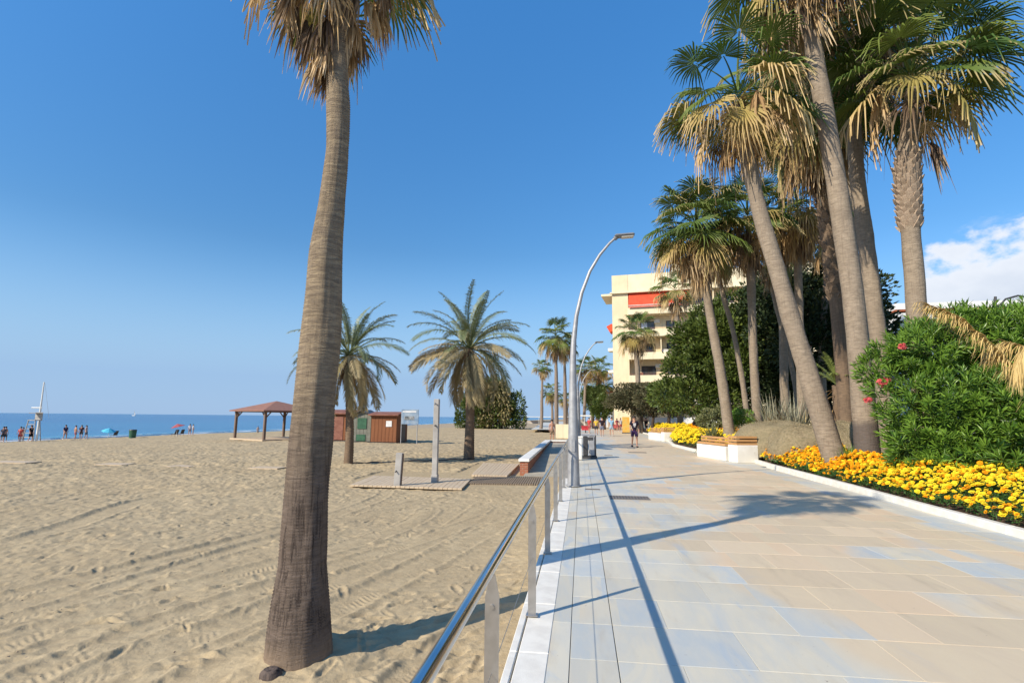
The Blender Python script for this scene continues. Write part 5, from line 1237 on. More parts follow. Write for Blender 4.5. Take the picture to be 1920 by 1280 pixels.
# ------------------------------------------------------------------ huts and gazebo
g = np.array([-26.55, 42.6]); uu = _n(np.array([-3.6, 1.9])); vv = np.array([-uu[1], uu[0]]) * -1
if vv[1] < 0: vv = -vv
ang = math.atan2(uu[1], uu[0]); t = thing('gazebo', 'open wooden gazebo with a reddish pyramid roof on the beach', 'gazebo', (g[0], g[1], -0.5), ang)
# local x = uu, local y = perpendicular (rot 90) -> choose sign
sgn = 1 if np.dot(np.array([-math.sin(ang), math.cos(ang)]), vv) > 0 else -1
A = 4.7
for (a_, b2) in ((0, 0), (A, 0), (0, A), (A, A)):
    ps = put('post', MB().box((0, 0, 1.25), (0.2, 0.2, 2.5), bev=0.01).mesh('post', [POSTW]), t, (a_, sgn * b2, 0))
    for dx, dy in ((1, 0), (0, 1)):
        sx_ = (1 if a_ == 0 else -1) * dx; sy_ = (1 if b2 == 0 else -1) * dy * sgn
        MB().tube([(sx_ * .08, sy_ * .08, 1.95), (sx_ * .5, sy_ * .5, 2.42)], 0.055, 6).put('brace', POSTW, ps)
for k in range(2):
    MB().box((A / 2, sgn * A * k, 2.47), (A + .3, 0.14, 0.16)).put('beam', POSTW, t); MB().box((A * k, sgn * A / 2, 2.465), (0.14, A + .3, 0.15)).put('beam', POSTW, t)
e_ = 0.45; zc, za = 2.55, 3.42; C_ = [(-e_, -sgn * e_), (A + e_, -sgn * e_), (A + e_, sgn * (A + e_)), (-e_, sgn * (A + e_))]
for k in range(4):
    a_, b2 = C_[k], C_[(k + 1) % 4]; m = MB(); ap = (A / 2, sgn * A / 2, za)
    m.poly([(*a_, zc), (*b2, zc), ap]); m.poly([(*a_, zc - .09), ap[:2] + (za - .09,), (*b2, zc - .09)]); m.quad((*a_, zc - .09), (*b2, zc - .09), (*b2, zc), (*a_, zc)); m.put('roof_panel', plain('gazebo_roof_felt_%d' % k, (0.30, 0.155, 0.11), (0.26, 0.135, 0.10), 3, 0.85, 0.15), t)
MB().box((A / 2, sgn * A / 2, 0.04), (A + .6, A + .6, 0.12)).put('plinth', DECKW, t)

def hut(name, label, x0, x1, Y0, depth, h, ridge, doors=(), mat=HUTW, gable=False, cat='hut', zg=-0.47, rot=0.0):
    """front wall between x0 and x1 at Y0"""
    W_ = x1 - x0; t = thing(name, label, cat, (x0, Y0, zg), rot)
    MB().box((W_ / 2, depth / 2, h / 2 + .1), (W_, depth, h - .02)).put('wall', mat, t)
    MB().box((W_ / 2, depth / 2, .05), (W_ + .1, depth + .1, .1)).put('floor_beam', DARK, t)
    m = MB()
    if gable:
        for (xa, za_), (xb, zb_) in (((-.25, h), (W_ / 2, h + ridge)), ((W_ / 2, h + ridge), (W_ + .25, h))):
            m.p.append((np.array([(xa, -.3, za_), (xb, -.3, zb_), (xb, depth + .3, zb_), (xa, depth + .3, za_), (xa, -.3, za_ + .09), (xb, -.3, zb_ + .09), (xb, depth + .3, zb_ + .09), (xa, depth + .3, za_ + .09)]), BF, 0, False))
        m.put('roof', DARK, t); MB().poly([(0, -.01, h), (W_, -.01, h), (W_ / 2, -.01, h + ridge)]).put('gable_board', mat, t)
    else:
        m.p.append((np.array([(-.2, -.3, h), (W_ + .2, -.3, h), (W_ + .2, depth / 2, h + ridge), (-.2, depth / 2, h + ridge), (-.2, -.3, h + .1), (W_ + .2, -.3, h + .1), (W_ + .2, depth / 2, h + ridge + .1), (-.2, depth / 2, h + ridge + .1)]), BF, 0, False))
        m.p.append((np.array([(-.2, depth / 2, h + ridge), (W_ + .2, depth / 2, h + ridge), (W_ + .2, depth + .3, h), (-.2, depth + .3, h), (-.2, depth / 2, h + ridge + .1), (W_ + .2, depth / 2, h + ridge + .1), (W_ + .2, depth + .3, h + .1), (-.2, depth + .3, h + .1)]), BF, 0, False))
        m.put('roof', HUTR, t)
    n = max(int(W_ / .28), 2)
    pl = MB().box((0, -.012, h / 2 + .1), (W_ / n - .02, .024, h - .06)).mesh('plank', [mat])
    for k in range(n): put('plank', pl, t, ((k + .5) * W_ / n, 0, 0))
    for (dx, dw, dh, dm, nm, z0) in doors:
        d_ = MB().box((dx, -.045, z0 + dh / 2), (dw, .04, dh)).put(nm, dm, t)
    return t
PAPER = plain('white_notice', (0.75, 0.74, 0.72), None, 5, .7, .2)
GREENP = plain('kiosk_green', (0.05, 0.13, 0.075), (0.035, 0.09, 0.055), 3, .7, .2); PALEP = plain('kiosk_pale_green', (0.20, 0.20, 0.165), (0.15, 0.15, 0.12), 3, .7, .2)
xa, xb = at(556, 800, 42.3)[0], at(688, 800, 43.5)[0]
hut('beach_hut', 'long reddish brown wooden hut behind the foreground trunk', xa, xb, 42.5, 2.4, 2.25, .28, [(1.0, .8, 1.9, HUTR, 'door', .15), (3.6, .8, 1.9, HUTR, 'door', .15)])
xa, xb = at(672, 800, 42)[0], at(695, 800, 42)[0] + .35
t = hut('kiosk', 'narrow pale green kiosk with a dark gabled roof between the brown huts', xa - .1, xb, 41.2, 1.2, 2.1, .42, [(0.75, .75, .85, GREENP, 'poster', 1.1), (.7, .75, .5, GREENP, 'counter_panel', .15)], mat=PALEP, gable=True)
xa, xb = at(694, 800, 41)[0], at(747, 800, 41)[0]
t = hut('beach_hut', 'square reddish brown wooden hut with a white notice on its wall', xa + .25, xb, 40.6, 2.6, 2.15, .22, [(1.45, .46, .45, PAPER, 'notice', 1.3)])
MB().box((xb - xa - .2, 1.5, 1.05), (.03, .9, 1.9)).put('door', DARK, t)
# small white A-board in front
q = on(686, 826, -.45); t = thing('white_board', 'small white information board standing in front of the pale green kiosk', 'sign', (q[0], q[1] - 1.2, -.47))
MB().box((.15, 0, .85), (.8, .03, .5)).put('panel', PAPER, t)
for x in (-.2, .5): MB().tube([(x, .02, 0), (x, .02, 1.05)], .025, 6).put('leg', GALV, t)
# signboard on two poles
q = at(752, 800, 40); z0 = -0.47; t = thing('sign_board', 'blue grey information signboard on two slim poles right of the huts', 'sign', (q[0], 40, z0))
Wb = at(782, 800, 40)[0] - q[0]; zt, zb = at(765, 767, 40)[2] - z0, at(765, 795, 40)[2] - z0
MB().box((Wb / 2 + .05, 0, (zt + zb) / 2), (Wb + .1, .05, zt - zb), bev=.01).put('board', plain('sign_blue_grey', (0.16, 0.24, 0.34), (0.30, 0.36, 0.42), 2.5, .4, .4), t)
MB().box((Wb / 2, -.035, (zt + zb) / 2 - .1), (Wb * .62, .012, .28)).put('picture', plain('sign_picture', (0.06, 0.07, 0.08), (0.32, 0.33, 0.33), 6, .5, .3), t)
MB().box((Wb / 2, -.034, zt - .18), (Wb * .85, .01, .1)).put('title_strip', PAPER, t)
for x in (0, Wb): MB().tube([(x, .05, -.1), (x, .05, zt)], .035, 8).put('pole', GALV, t)

# ------------------------------------------------------------------ shore: mast, chair, bin, parasols, boat
def sh(px, py, Y=None):
    """point on the sloping sand seen at a pixel"""
    lo, hi = 5, 400
    r = RW @ _rc(px, py)
    for _ in range(60):
        m = (lo + hi) / 2; p = CP + r * (m / r[1])
        if p[2] > zbase(p[0], p[1]): lo = m
        else: hi = m
    return p
q = sh(68, 827); t = thing('beach_mast', 'white flag mast with a crossarm near the waterline', 'mast', tuple(q)); Yq = q[1]
zt = at(83, 716, Yq)[2] - q[2]
MB().tube([(0, 0, -.2), (0, 0, zt)], [.13, .06], 10).put('mast', WHITEP, t); za = at(75, 764, Yq)[2] - q[2]
MB().tube([(-1.15, 0, za), (.15, 0, za)], .06, 8).put('crossarm', WHITEP, t)
MB().tube([(.12, 0, zt - .1), (.9, .3, za - 1.2)], .012, 5).put('stay', GALV, t)
q = sh(60, 828); t = thing('lifeguard_chair', 'pale wooden lifeguard chair beside the white mast', 'lifeguard chair', tuple(q))
for a_, b2 in ((-.7, -.5), (.7, -.5), (-.45, .5), (.45, .5)): MB().tube([(a_, b2, 0), (a_ * .6, b2 * .6, 2.3)], .05, 6).put('leg', SHOWW, t)
MB().box((0, 0, 2.3), (.9, .8, .08)).put('seat', SHOWW, t); MB().box((.05, .35, 2.75), (.85, .06, .8)).put('backrest', SHOWW, t)
for k in range(4): MB().box((0, -.42 + .03 * k, .5 + k * .45), (1.1 - .1 * k, .06, .07)).put('rung', SHOWW, t)
MB().box((0, 0, 3.05), (.8, .8, .05)).put('sunshade', MATW, t)
for a_ in (-.4, .4): MB().tube([(a_, .35, 2.3), (a_, .35, 3.05)], .03, 6).put('shade_pole', SHOWW, t)
q = sh(248, 821); t = thing('beach_bin', 'dark green litter bin standing alone near the water', 'litter bin', tuple(q)); MB().tube([(0, 0, 0), (0, 0, .95)], [.36, .42], 12).put('body', GREENP, t); MB().tube([(0, 0, .95), (0, 0, 1.05)], [.45, .40], 12).put('rim', DARK, t)
def parasol(label, px, py, top, c1, tilt, R=1.15):
    q = sh(px, py); H_ = at(px, top, q[1])[2] - q[2]; t = thing('parasol', label, 'parasol', tuple(q), 0)
    MB().tube([(0, 0, -.1), (math.sin(tilt) * .3, 0, H_)], .02, 6).put('pole', WHITEP, t)
    rt = Euler((0.15, tilt, 0)).to_matrix(); m = MB(); n = 8; V = [(0, 0, .0)] + [(R * math.cos(a), R * math.sin(a), -.42) for a in np.arange(n) * 2 * math.pi / n]; V = (np.array(rt) @ np.array(V).T).T + [math.sin(tilt) * .3, 0, H_]
    V = np.concatenate([V, V - [0, 0, .02]]); m.p.append((V, np.array([[0, 1 + i, 1 + (i + 1) % n] for i in range(n)] + [[n + 1, n + 2 + (i + 1) % n, n + 2 + i] for i in range(n)]), 0, False)); m.put('canopy', c1, t)
parasol('tilted turquoise parasol near the water', 202, 821, 802, plain('turquoise_cloth', (0.12, 0.52, 0.68), None, 3, .8, .1), .25, .8)
parasol('faded red parasol near the water left of the gazebo', 331, 818, 794, plain('faded_red_cloth', (0.42, 0.09, 0.08), (0.30, .10, .12), 3, .8, .1), -.2, .85)
q = sh(340, 817); 
def lounger(label, px, py, mat):
    q = sh(px, py); t = thing('beach_chair', label, 'beach chair', tuple(q)); MB().box((0, 0, .32), (.6, .6, .05)).put('seat', mat, t); MB().box((.3, .0, .62), (.05, .6, .6), rot=Euler((0, .35, 0))).put('backrest', mat, t)
    for a_ in (-.25, .25):
        for b2 in (-.25, .25): MB().tube([(a_, b2, 0), (a_, b2, .32)], .02, 5).put('leg', GALV, t)
lounger('dark folding beach chair under the red parasol, left one', 327, 818, DARK); lounger('dark folding beach chair under the red parasol, right one', 338, 817, DARK); lounger('dark beach chair right of the turquoise parasol', 213, 820, DARK)
t = thing('sailboat', 'tiny white sailboat far out on the sea', 'boat', (*at(250, 787, 900)[:2], SEAZ)); MB().box((0, 0, .5), (6, 2, 1.2), taper=1.15).put('hull', WHITEP, t); MB().poly([(0, 0, 1.5), (3.5, .2, 1.6), (0, .1, 9)]).poly([(0, 0, 1.5), (0, .1, 9), (3.5, .2, 1.6)]).put('sail', WHITEW, t)
MB().tube([(0, 0, 1), (0, 0, 9.4)], .08, 6).put('mast', GALV, t)

# ------------------------------------------------------------------ people
SKIN = plain('skin_tan', (0.48, 0.27, 0.18), (0.42, 0.22, 0.15), 5, .6, .3); HAIR = plain('dark_hair', (0.03, 0.02, 0.015), None, 10, .6, .3)
cloth = {}
def cl(c):
    if c not in cloth: cloth[c] = plain('cloth_%d' % len(cloth), c, None, 6, .85, .1)
    return cloth[c]
def skin_obj(name, verts, edges, rads, mat, parent, root=0, sub=2):
    me = bpy.data.meshes.new(name); me.from_pydata([tuple(v_) for v_ in verts], edges, []); me.materials.append(mat)
    o = put(name, me, parent); md = o.modifiers.new('skin', 'SKIN'); md.use_smooth_shade = True
    if not me.skin_vertices:
        bpy.context.view_layer.objects.active = o
    sv = me.skin_vertices[0].data
    for k, r_ in enumerate(rads):
        sv[k].radius = (r_, r_) if not isinstance(r_, tuple) else r_
    sv[root].use_root = True
    ms = o.modifiers.new('sub', 'SUBSURF'); ms.levels = ms.render_levels = sub; return o
def person(label, p, face, top, legs, h=1.72, walk=0.5, shirtless=False, skirt=False, seed=0, detail=1, hair=HAIR, bag=None):
    s = h / 1.75; t = thing('person', label, 'person', (p[0], p[1], p[2]), face)   # faces local -y
    w_ = walk
    # left / right leg swing along y
    J = {'pel': (0, 0, .95), 'sp': (0, .0, 1.13), 'ch': (0, .0, 1.33), 'nk': (0, .0, 1.47), 'hd': (0, -.015, 1.58), 'tp': (0, -.0, 1.68),
         'hl': (.095, 0, .90), 'kl': (.105, -.20 * w_, .50), 'al': (.11, -.22 * w_ + .02, .09), 'fl': (.12, -.22 * w_ - .12, .035),
         'hr': (-.095, 0, .90), 'kr': (-.105, -.02 * w_, .50), 'ar': (-.11, .30 * w_, .12 + .05 * w_), 'fr': (-.12, .24 * w_ - .08, .04),
         'sl': (.17, .01, 1.40), 'el': (.235, .10 * w_, 1.13), 'wl': (.25, .02 * w_ - .04, .88), 'gl': (.245, -.03 - .02 * w_, .79),
         'sr': (-.17, .01, 1.40), 'er': (-.235, -.05 * w_, 1.13), 'wr': (-.25, -.22 * w_ - .03, .91), 'gr': (-.245, -.28 * w_ - .04, .83), 'ns': (0, -.105, 1.585)}
    K = list(J); ix = {k: i for i, k in enumerate(K)}; P = [tuple(np.array(J[k]) * s) for k in K]
    E_ = [('pel', 'sp'), ('sp', 'ch'), ('ch', 'nk'), ('nk', 'hd'), ('hd', 'tp'), ('pel', 'hl'), ('hl', 'kl'), ('kl', 'al'), ('al', 'fl'), ('pel', 'hr'), ('hr', 'kr'), ('kr', 'ar'), ('ar', 'fr'), ('ch', 'sl'), ('sl', 'el'), ('el', 'wl'), ('wl', 'gl'), ('ch', 'sr'), ('sr', 'er'), ('er', 'wr'), ('wr', 'gr')]
    RR = dict(pel=.12, sp=.11, ch=.125, nk=.055, hd=.088, tp=.072, hl=.085, kl=.057, al=.037, fl=.035, hr=.085, kr=.057, ar=.037, fr=.035, sl=.055, el=.04, wl=.028, gl=.03, sr=.055, er=.04, wr=.028, gr=.03, ns=.02)
    P = P[:-1]; K = K[:-1]
    skin_obj('body', P, [(ix[a], ix[b]) for a, b in E_], [RR[k] * s for k in K], SKIN, t, 0, 2 if detail > 1 else 1)
    if not shirtless:
        q = {'a': (0, 0, .92), 'b': (0, 0, 1.13), 'c': (0, 0, 1.33), 'd': (0, 0, 1.43), 'e': (.17, .01, 1.40), 'f': (.215, .06 * w_, 1.20), 'g': (-.17, .01, 1.40), 'h': (-.215, -.03 * w_, 1.20)}
        k2 = list(q); skin_obj('shirt', [tuple(np.array(q[k]) * s) for k in k2], [(0, 1), (1, 2), (2, 3), (2, 4), (4, 5), (2, 6), (6, 7)], [.145 * s, .142 * s, .15 * s, .07 * s, .075 * s, .07 * s, .075 * s, .07 * s], cl(top), t, 1, 2 if detail > 1 else 1)
    zl = .52 if not skirt else .45
    q = [(0, 0, .98), (0, 0, .88), (.10, -.01, .80), (.11, -.17 * w_, zl + .04), (-.10, -.01, .80), (-.11, 0, zl + .04)]
    skin_obj('shorts', [tuple(np.array(v_) * s) for v_ in q], [(0, 1), (1, 2), (2, 3), (1, 4), (4, 5)], [.13 * s, .145 * s, .105 * s, .095 * s, .105 * s, .095 * s], cl(legs), t, 0, 2 if detail > 1 else 1)
    # hair cap
    u, v_ = np.meshgrid(np.linspace(0, 2 * np.pi, 12, endpoint=False), np.linspace(0, 1.75, 6)); X = .104 * np.sin(v_) * np.cos(u); Y = .112 * np.sin(v_) * np.sin(u) + .015; Z = .105 * np.cos(v_) + 1.645 - .03 * np.sin(u) * -1 * (v_ > 1)
    V = np.stack([X, Y, Z], -1).reshape(-1, 3) * s; i = np.arange(5)[:, None] * 12; j = np.arange(12)[None, :]; Fq = np.stack([i + j, i + 12 + j, i + 12 + (j + 1) % 12, i + (j + 1) % 12], -1).reshape(-1, 4)
    put('hair', mesh_np('hair', [(V, Fq, 0, True)], [hair]), t)
    for a in ('l', 'r'):
        f = np.array(J['f' + a]); k3 = np.array(J['a' + a]); m = MB(); m.box(tuple((f * .55 + k3 * .45 + [0, 0, -.03]) * s), (.10 * s, .27 * s, .09 * s), bev=.02); m.put('shoe', DARK if detail > 1 else cl((.5, .45, .4)), t)
    if detail > 1:
        MB().box((0, -.112 * s, 1.60 * s), (.025, .035, .045), taper=.5).put('nose', SKIN, t)
        for x in (-.032, .032): MB().box((x * s, -.094 * s, 1.625 * s), (.02, .014, .012)).put('eye', HAIR, t)
        for x in (-.092, .092): MB().box((x * s, 0, 1.605 * s), (.015, .03, .05)).put('ear', SKIN, t)
        for a, sg_ in (('l', 1), ('r', -1)):
            w0 = np.array(J['g' + a]); m = MB()
            for fi in range(4): m.tube([(w0 + [0, -.03 + fi * .018, -.01]) * s, (w0 + [-.01 * sg_, -.03 + fi * .018, -.06]) * s, (w0 + [-.025 * sg_, -.03 + fi * .018, -.085 + .006 * abs(fi - 1)]) * s], [.009, .008, .006], 6)
            m.tube([(w0 + [0, -.035, .02]) * s, (w0 + [-.01 * sg_, -.06, -.01]) * s, (w0 + [-.012 * sg_, -.062, -.035]) * s], [.010, .009, .006], 6); m.put('fingers', SKIN, t)
    return t
q = on(1190, 838)
w1 = person('man in a dark printed T-shirt and purple shorts walking along the promenade', q, 0.05, (0.022, 0.018, 0.032), (0.05, 0.028, 0.085), 1.80, .75, detail=2)
MB().box((0, -.163, 1.30), (.15, .006, .15)).box((0.0, -.164, 1.18), (.09, .006, .06)).put('shirt_print', cl((.55, .52, .52)), w1)
for (lab, px, py, c1, c2, face, h) in (
    ('person in a yellow top and dark shorts on the far promenade', 1118, 815, (.62, .42, .06), (.05, .05, .06), 3.1, 1.66),
    ('person in a black top and grey shorts walking on the far promenade', 1129, 818, (.03, .02, .025), (.16, .17, .22), 3.0, 1.78),
    ('person in a light blue shirt and pale shorts on the far promenade', 1147, 817, (.30, .48, .62), (.34, .42, .5), 3.3, 1.76),
    ('person in a red top beside the yellow dressed one', 1105, 812, (.50, .06, .06), (.4, .1, .1), 2.6, 1.70),
    ('person in a pinkish red dress further along the promenade', 1157, 808, (.45, .10, .10), (.45, .12, .12), 3.0, 1.65),
    ('person in white with red shorts among the far strollers', 1164, 809, (.55, .5, .5), (.35, .07, .07), 3.5, 1.7),
    ('person all in black near the trees beside the flower bed', 1212, 812, (.012, .012, .014), (.015, .015, .018), 2.2, 1.74)):
    person(lab, on(px, py), face, c1, c2, h, .6)
person('bare chested person with dark hair standing behind the end of the ramp', at(1035, 824, 40) * [1, 1, 0] + [0, 0, -0.15], 0.4, (.3, .2, .1), (.30, .20, .13), 1.68, .2, shirtless=True)
for (lab, px, py, c1, c2, face, h, bare) in (
    ('swimmer in a dark suit at the far left edge of the beach', 4, 829, (.1, .1, .12), (.04, .05, .06), 1.0, 1.7, False),
    ('bather in dark shorts with arms down at the left edge of the beach', 8, 828, (.1, .1, .1), (.05, .07, .08), 1.4, 1.72, True),
    ('person in a red towel left of the lifeguard chair', 36, 828, (.50, .10, .09), (.45, .09, .08), .4, 1.65, False),
    ('second person in pale pink left of the lifeguard chair', 41, 827, (.45, .28, .28), (.42, .1, .1), 2.0, 1.6, False),
    ('person in black standing in front of the lifeguard chair', 56, 829, (.015, .015, .02), (.01, .01, .012), 1.7, 1.78, False),
    ('person in a navy shirt standing right of the mast', 121, 824, (.02, .03, .09), (.45, .3, .25), 1.3, 1.8, False),
    ('leftmost of the group of three bathers', 140, 824, (.3, .2, .18), (.3, .12, .14), 2.8, 1.7, True),
    ('middle bather of the group of three, in dark clothes', 151, 823, (.06, .03, .04), (.08, .06, .05), .6, 1.74, False),
    ('rightmost of the group of three bathers, in a pale top', 160, 823, (.5, .42, .4), (.12, .13, .15), 1.9, 1.7, False),
    ('person in white bending beside the red parasol', 355, 816, (.62, .62, .66), (.3, .25, .28), .7, 1.65, False),
    ('person in a pale shirt right of the red parasol', 361, 815, (.5, .5, .52), (.35, .3, .3), 2.5, 1.6, False)):
    person(lab, sh(px, py), face, c1, c2, h, .5, shirtless=bare)
q = sh(483, 811); t = person('person sitting on the sand seen through the gazebo', q + [0, 0, -.45], 1.0, (.5, .42, .4), (.4, .35, .3), 1.55, .1)

# ------------------------------------------------------------------ buildings
A0 = at(1150, 700, 78); A0[2] = 0.0
TOP = at(1150, 517, 78)[2]
rB = RW @ _rc(1560, 489); kB = (TOP - CAMH) / rB[2]; B0 = CP + rB * kB
fd = (B0 - A0)[:2]; LB = np.linalg.norm(fd); angB = math.atan2(fd[1], fd[0])
bl = thing('apartment_building', 'cream apartment block with long balconies and a red awning behind the palms', 'building', (A0[0], A0[1], 0), angB)
FLH = 3.25; nfl = 6; D0 = 1.5      # recess depth
MB().box((LB / 2, D0 + 7, TOP / 2), (LB, 14 - 0.01, TOP)).put('wall', CREAMW, bl)
px0 = 2.3
MB().box((px0 / 2, D0 / 2, (TOP - 0.0) / 2), (px0, D0, TOP)).put('end_pier', CREAMW, bl)
MB().box((LB - .6, D0 / 2, (TOP) / 2), (1.2, D0, TOP)).put('end_pier', CREAMW, bl)
ztop_para = 2.6
MB().box(((px0 + LB - 1.2) / 2, D0 / 2 + .02, TOP - ztop_para / 2), (LB - px0 - 1.2, D0 - .04, ztop_para)).put('roof_parapet', CREAMP, bl)
MB().box((-.35, D0 + 2, TOP - ztop_para - .15), (2.6, 6, .3)).box((LB / 2, -.22, TOP - ztop_para - .1), (LB + .5, .45, .2)).put('cornice', CREAMP, bl)
WX = np.arange(px0 + 2.6, LB - 2, 3.6)
winf, slid = {}, {}
z1 = TOP - ztop_para - .1
for f_ in range(nfl):
    zf = z1 - FLH * (f_ + 1) + .15       # floor level of this storey
    if zf < 0.3: break
    MB().box(((px0 + LB - 1.2) / 2, D0 / 2 - .25, zf - .12), (LB - px0 - 1.2, D0 + .5, .26)).put('balcony_floor', CREAMP, bl)
    pr = MB(); pr.box(((px0 + LB - 1.2) / 2 , -.44, zf + .26), (LB - px0 - 1.0, .14, .98)).put('balcony_parapet', CREAMP, bl)
    MB().tube([(px0, -.44, zf + .95), (LB - 1.2, -.44, zf + .95)], .03, 6).put('balcony_rail', HUTR, bl)
    for k, x in enumerate(WX):
        wd, hg = (1.9, 2.15); z0 = zf + .02
        fr_ = MB(); y_ = D0 - .03
        for sx_ in (-1, 1): fr_.box((x + sx_ * wd / 2, y_, z0 + hg / 2), (.10, .09, hg))
        fr_.box((x, y_, z0 + hg), (wd + .1, .09, .1)).box((x, y_, z0 + hg / 2), (.08, .08, hg - .1))
        wi = fr_.put('window', FRAMEB, bl); MB().box((x - wd / 4, D0 - .02, z0 + hg / 2), (wd / 2 - .09, .03, hg - .06)).put('pane', CURT if (f_ == 1 and k == 0) else WGLASS, wi)
        MB().box((x + wd / 4, D0 - .015, z0 + hg / 2), (wd / 2 - .09, .03, hg - .06)).put('pane', WGLASS, wi)
    for k, x in enumerate(WX[:5]):
        if (f_ + k) % 2: MB().box((x + 1.35, D0 - .17, zf + 2.2), (.8, .3, .55), bev=.02).put('air_conditioner', WHITEP, bl)
        if (f_ + k) % 3 == 0: MB().box((x - 1.2, D0 - .9, zf + .75), (.9, .5, .9)).put('balcony_chair', WHITEP if k % 2 else HUTR, bl)
        if (f_ * 2 + k) % 4 == 1: MB().tube([(x + 1.2, .1, zf + .1), (x + 1.2, .1, zf + .7), (x + 1.2, .1, zf + 1.3)], [.22, .45, .1], 8).put('balcony_plant', FICUS, bl)
    for x in WX[:-1]:
        if (f_ % 2) == 0: MB().box((x + 1.85, D0 / 2, zf + 1.5), (.14, D0 - .02, FLH - .3)).put('divider', CREAMW, bl)
# red awning on the top storey, orange one further right
zt_ = z1 + .02
def awning(x0, x1, z0, drop, out, mat):
    m = MB(); m.p.append((np.array([(x0, 0.2, z0), (x1, 0.2, z0), (x1, -out, z0 - drop), (x0, -out, z0 - drop), (x0, 0.2, z0 + .04), (x1, 0.2, z0 + .04), (x1, -out, z0 - drop + .04), (x0, -out, z0 - drop + .04)]), BF, 0, False))
    aw = m.put('awning', mat, bl); MB().box(((x0 + x1) / 2, -out - .01, z0 - drop - .16), (x1 - x0, .02, .34)).put('valance', plain('pale_red_valance', (.62, .20, .15), None, 3, .8, .1), aw); MB().tube([(x0, -out - .03, z0 - drop), (x1, -out - .03, z0 - drop)], .05, 6).put('front_bar', WHITEP, aw)
awning(px0 + .1, px0 + 8.3, zt_, 2.1, 0.75, AWN)
awning(LB - 8, LB - 1.5, zt_, .9, 1.4, AWNO)
for k in range(3):
    z_ = z1 - FLH * (k + 1.3) - .6
    MB().box((-.45, D0 + 1.2, z_), (.9, 2.2, 1.0 if k == 0 else .4), rot=Euler((0, -.5 if k == 0 else 0, 0))).put('side_awning' if k == 0 else 'side_balcony', AWN if k == 0 else WHITEP, bl)
MB().tube([(6, 5, TOP), (6, 5, TOP + 3)], .06, 6).put('antenna', GALV, bl); MB().box((11, 6, TOP + 1.2), (5, 5, 2.4)).put('roof_room', CREAMP, bl)
# white house right
q = at(1655, 600, 48); zt = at(1700, 573, 46)[2]
wh = thing('white_house', 'white house with a thin red band below its roof edge, behind the rightmost palm', 'building', (q[0], 46, 0), math.radians(-4))
MB().box((9, 5, zt / 2 - .3), (18, 10, zt - .6)).put('wall', WHITEW, wh); MB().box((9, 5, zt - .42), (18.2, 10.2, .12)).put('roof_band', RTILE, wh); MB().box((9, 5, zt - .05), (18, 10, .5)).put('roof_parapet', WHITEW, wh)
for k in range(1, 4):
    w2 = MB().box((2.5 + k * 4, -.02, zt - 3.2), (1.3, .06, 1.4)).put('window', FRAMEB, wh); MB().box((2.5 + k * 4, -.055, zt - 3.2), (1.1, .03, 1.2)).put('pane', WGLASS, wh if False else w2)
# garden wall far behind
MB().box((0, 0, .9), (12, .25, 1.8)).put('garden_wall', WHITEW, loc=(13.6, 62, 0), rot=(0, 0, math.radians(-8)), label='long white garden wall seen under the big round tree', cat='wall')
# orange roofed low house at left of the cream block
q = at(1146, 735, 95); t = thing('far_house', 'small terracotta roof peeping out left of the cream block', 'building', (q[0], 95, 0)); H_ = at(1146, 726, 95)[2]
MB().box((2, 2, H_ / 2 - .4), (4, 4, H_ - .8)).put('wall', WHITEW, t)
MB().box((2, 2, H_ - .3), (4.8, 4.8, 1.2), taper=.35).put('roof', RTILE, t)

# ornate lamp at far right
q = at(1873, 600, 17.5); t = thing('ornate_street_lamp', 'dark ornate lamp post with a curling arm above the oleander at the right edge', 'street lamp', (q[0], 17.5, GZ))
zt = at(1870, 556, 17.5)[2] - GZ; MB().tube([(0, 0, 0), (0, 0, zt - .9), (-.06, 0, zt - .35), (-.02, 0, zt)], [.07, .05, .04, .035], 8).put('pole', DARK, t)
MB().tube([(-.03, 0, zt - .38), (.25, 0, zt - .08), (.6, 0, zt + .02), (.95, 0, zt - .06), (1.25, 0, zt - .22)], .028, 8).put('arm', DARK, t)
MB().tube([(.1, 0, zt - .3), (.3, 0, zt - .35), (.42, 0, zt - .2), (.3, 0, zt - .12)], .014, 6).put('scroll', DARK, t)
MB().tube([(1.25, 0, zt - .22), (1.25, 0, zt - .32), (1.25, 0, zt - .7), (1.25, 0, zt - .8)], [.05, .2, .13, .03], 8).put('lantern', DARK, t)

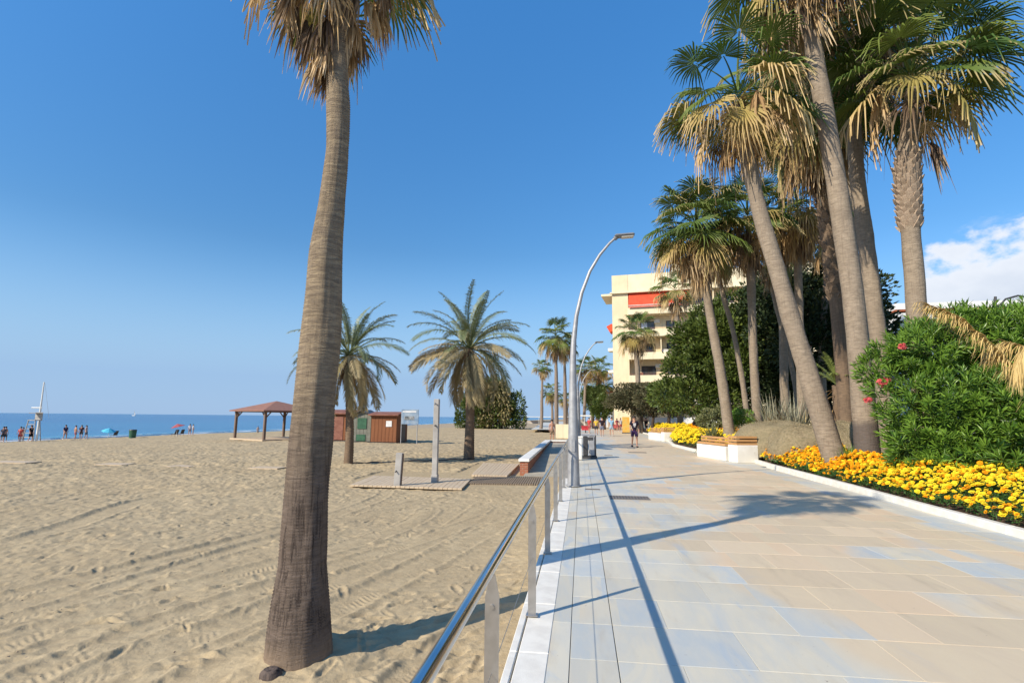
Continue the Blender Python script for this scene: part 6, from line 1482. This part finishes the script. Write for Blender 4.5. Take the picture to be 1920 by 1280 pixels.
# cafe canopies and beach clutter far along the promenade
def canopy(label, px0, px1, py, Y, mat, h=None):
    a_, b2 = at(px0, py, Y), at(px1, py, Y); zt = a_[2]; W_ = b2[0] - a_[0]; z0 = 0 if px0 > 1068 else -.45; t = thing('canopy', label, 'canopy', (a_[0], Y, z0)); zt -= z0
    MB().box((W_ / 2, 1.5, zt), (W_, 3.2, .18), bev=.03).put('roof', mat, t)
    for x in (0.1, W_ / 2, W_ - .1):
        for y in (0.1, 2.9): MB().tube([(x, y, 0), (x, y, zt)], .05, 6).put('post', WHITEP, t)
    MB().box((W_ / 2, 2.8, .55), (W_ * .9, .1, 1.1)).put('screen', plain('canopy_screen', (.5, .46, .4), (.35, .3, .27), .6, .8, .1), t)
canopy('white cafe canopy just right of the lamp post', 1083, 1108, 779, 84, WHITEP)
canopy('white cafe canopy further right, under the far green tree', 1138, 1165, 779, 100, WHITEP)
canopy('white beach canopy left of the lamp post', 1042, 1078, 781, 84, WHITEP)
canopy('distant white beach bar canopy at the horizon', 985, 1036, 781, 190, WHITEP)
q = at(1045, 815, 55); MB().box((.8, 0, .4), (1.9, .3, 1.4)).put('low_wall', CREAMP, loc=(q[0], 55, -.1), label='low cream wall beyond the end of the ramp', cat='wall')
q = on(1174, 812); t = thing('banner', 'orange and yellow upright banner board on the far promenade', 'sign', tuple(q)); MB().box((0, 0, .95), (.8, .06, 1.7)).put('board', plain('orange_board', (.70, .33, .05), (.55, .42, .12), 3, .7, .2), t); MB().box((0, 0, .05), (.9, .4, .1)).put('foot', DARK, t)
for (px, py, lab, c_) in ((1098, 811, 'red cafe chair cluster left one on the far promenade', (.5, .05, .06)), (1153, 806, 'red sun shade stall beyond the strollers', (.5, .09, .08))):
    q = on(px, py); t = thing('cafe_table', lab, 'table', tuple(q)); MB().box((0, 0, .75), (1.0, 1.0, .06)).put('table_top', cl(c_), t); MB().tube([(0, 0, 0), (0, 0, .75)], .05, 8).put('leg', DARK, t); MB().box((0, 0, .5), (.9, .9, .42)).put('cloth', cl(c_), t)
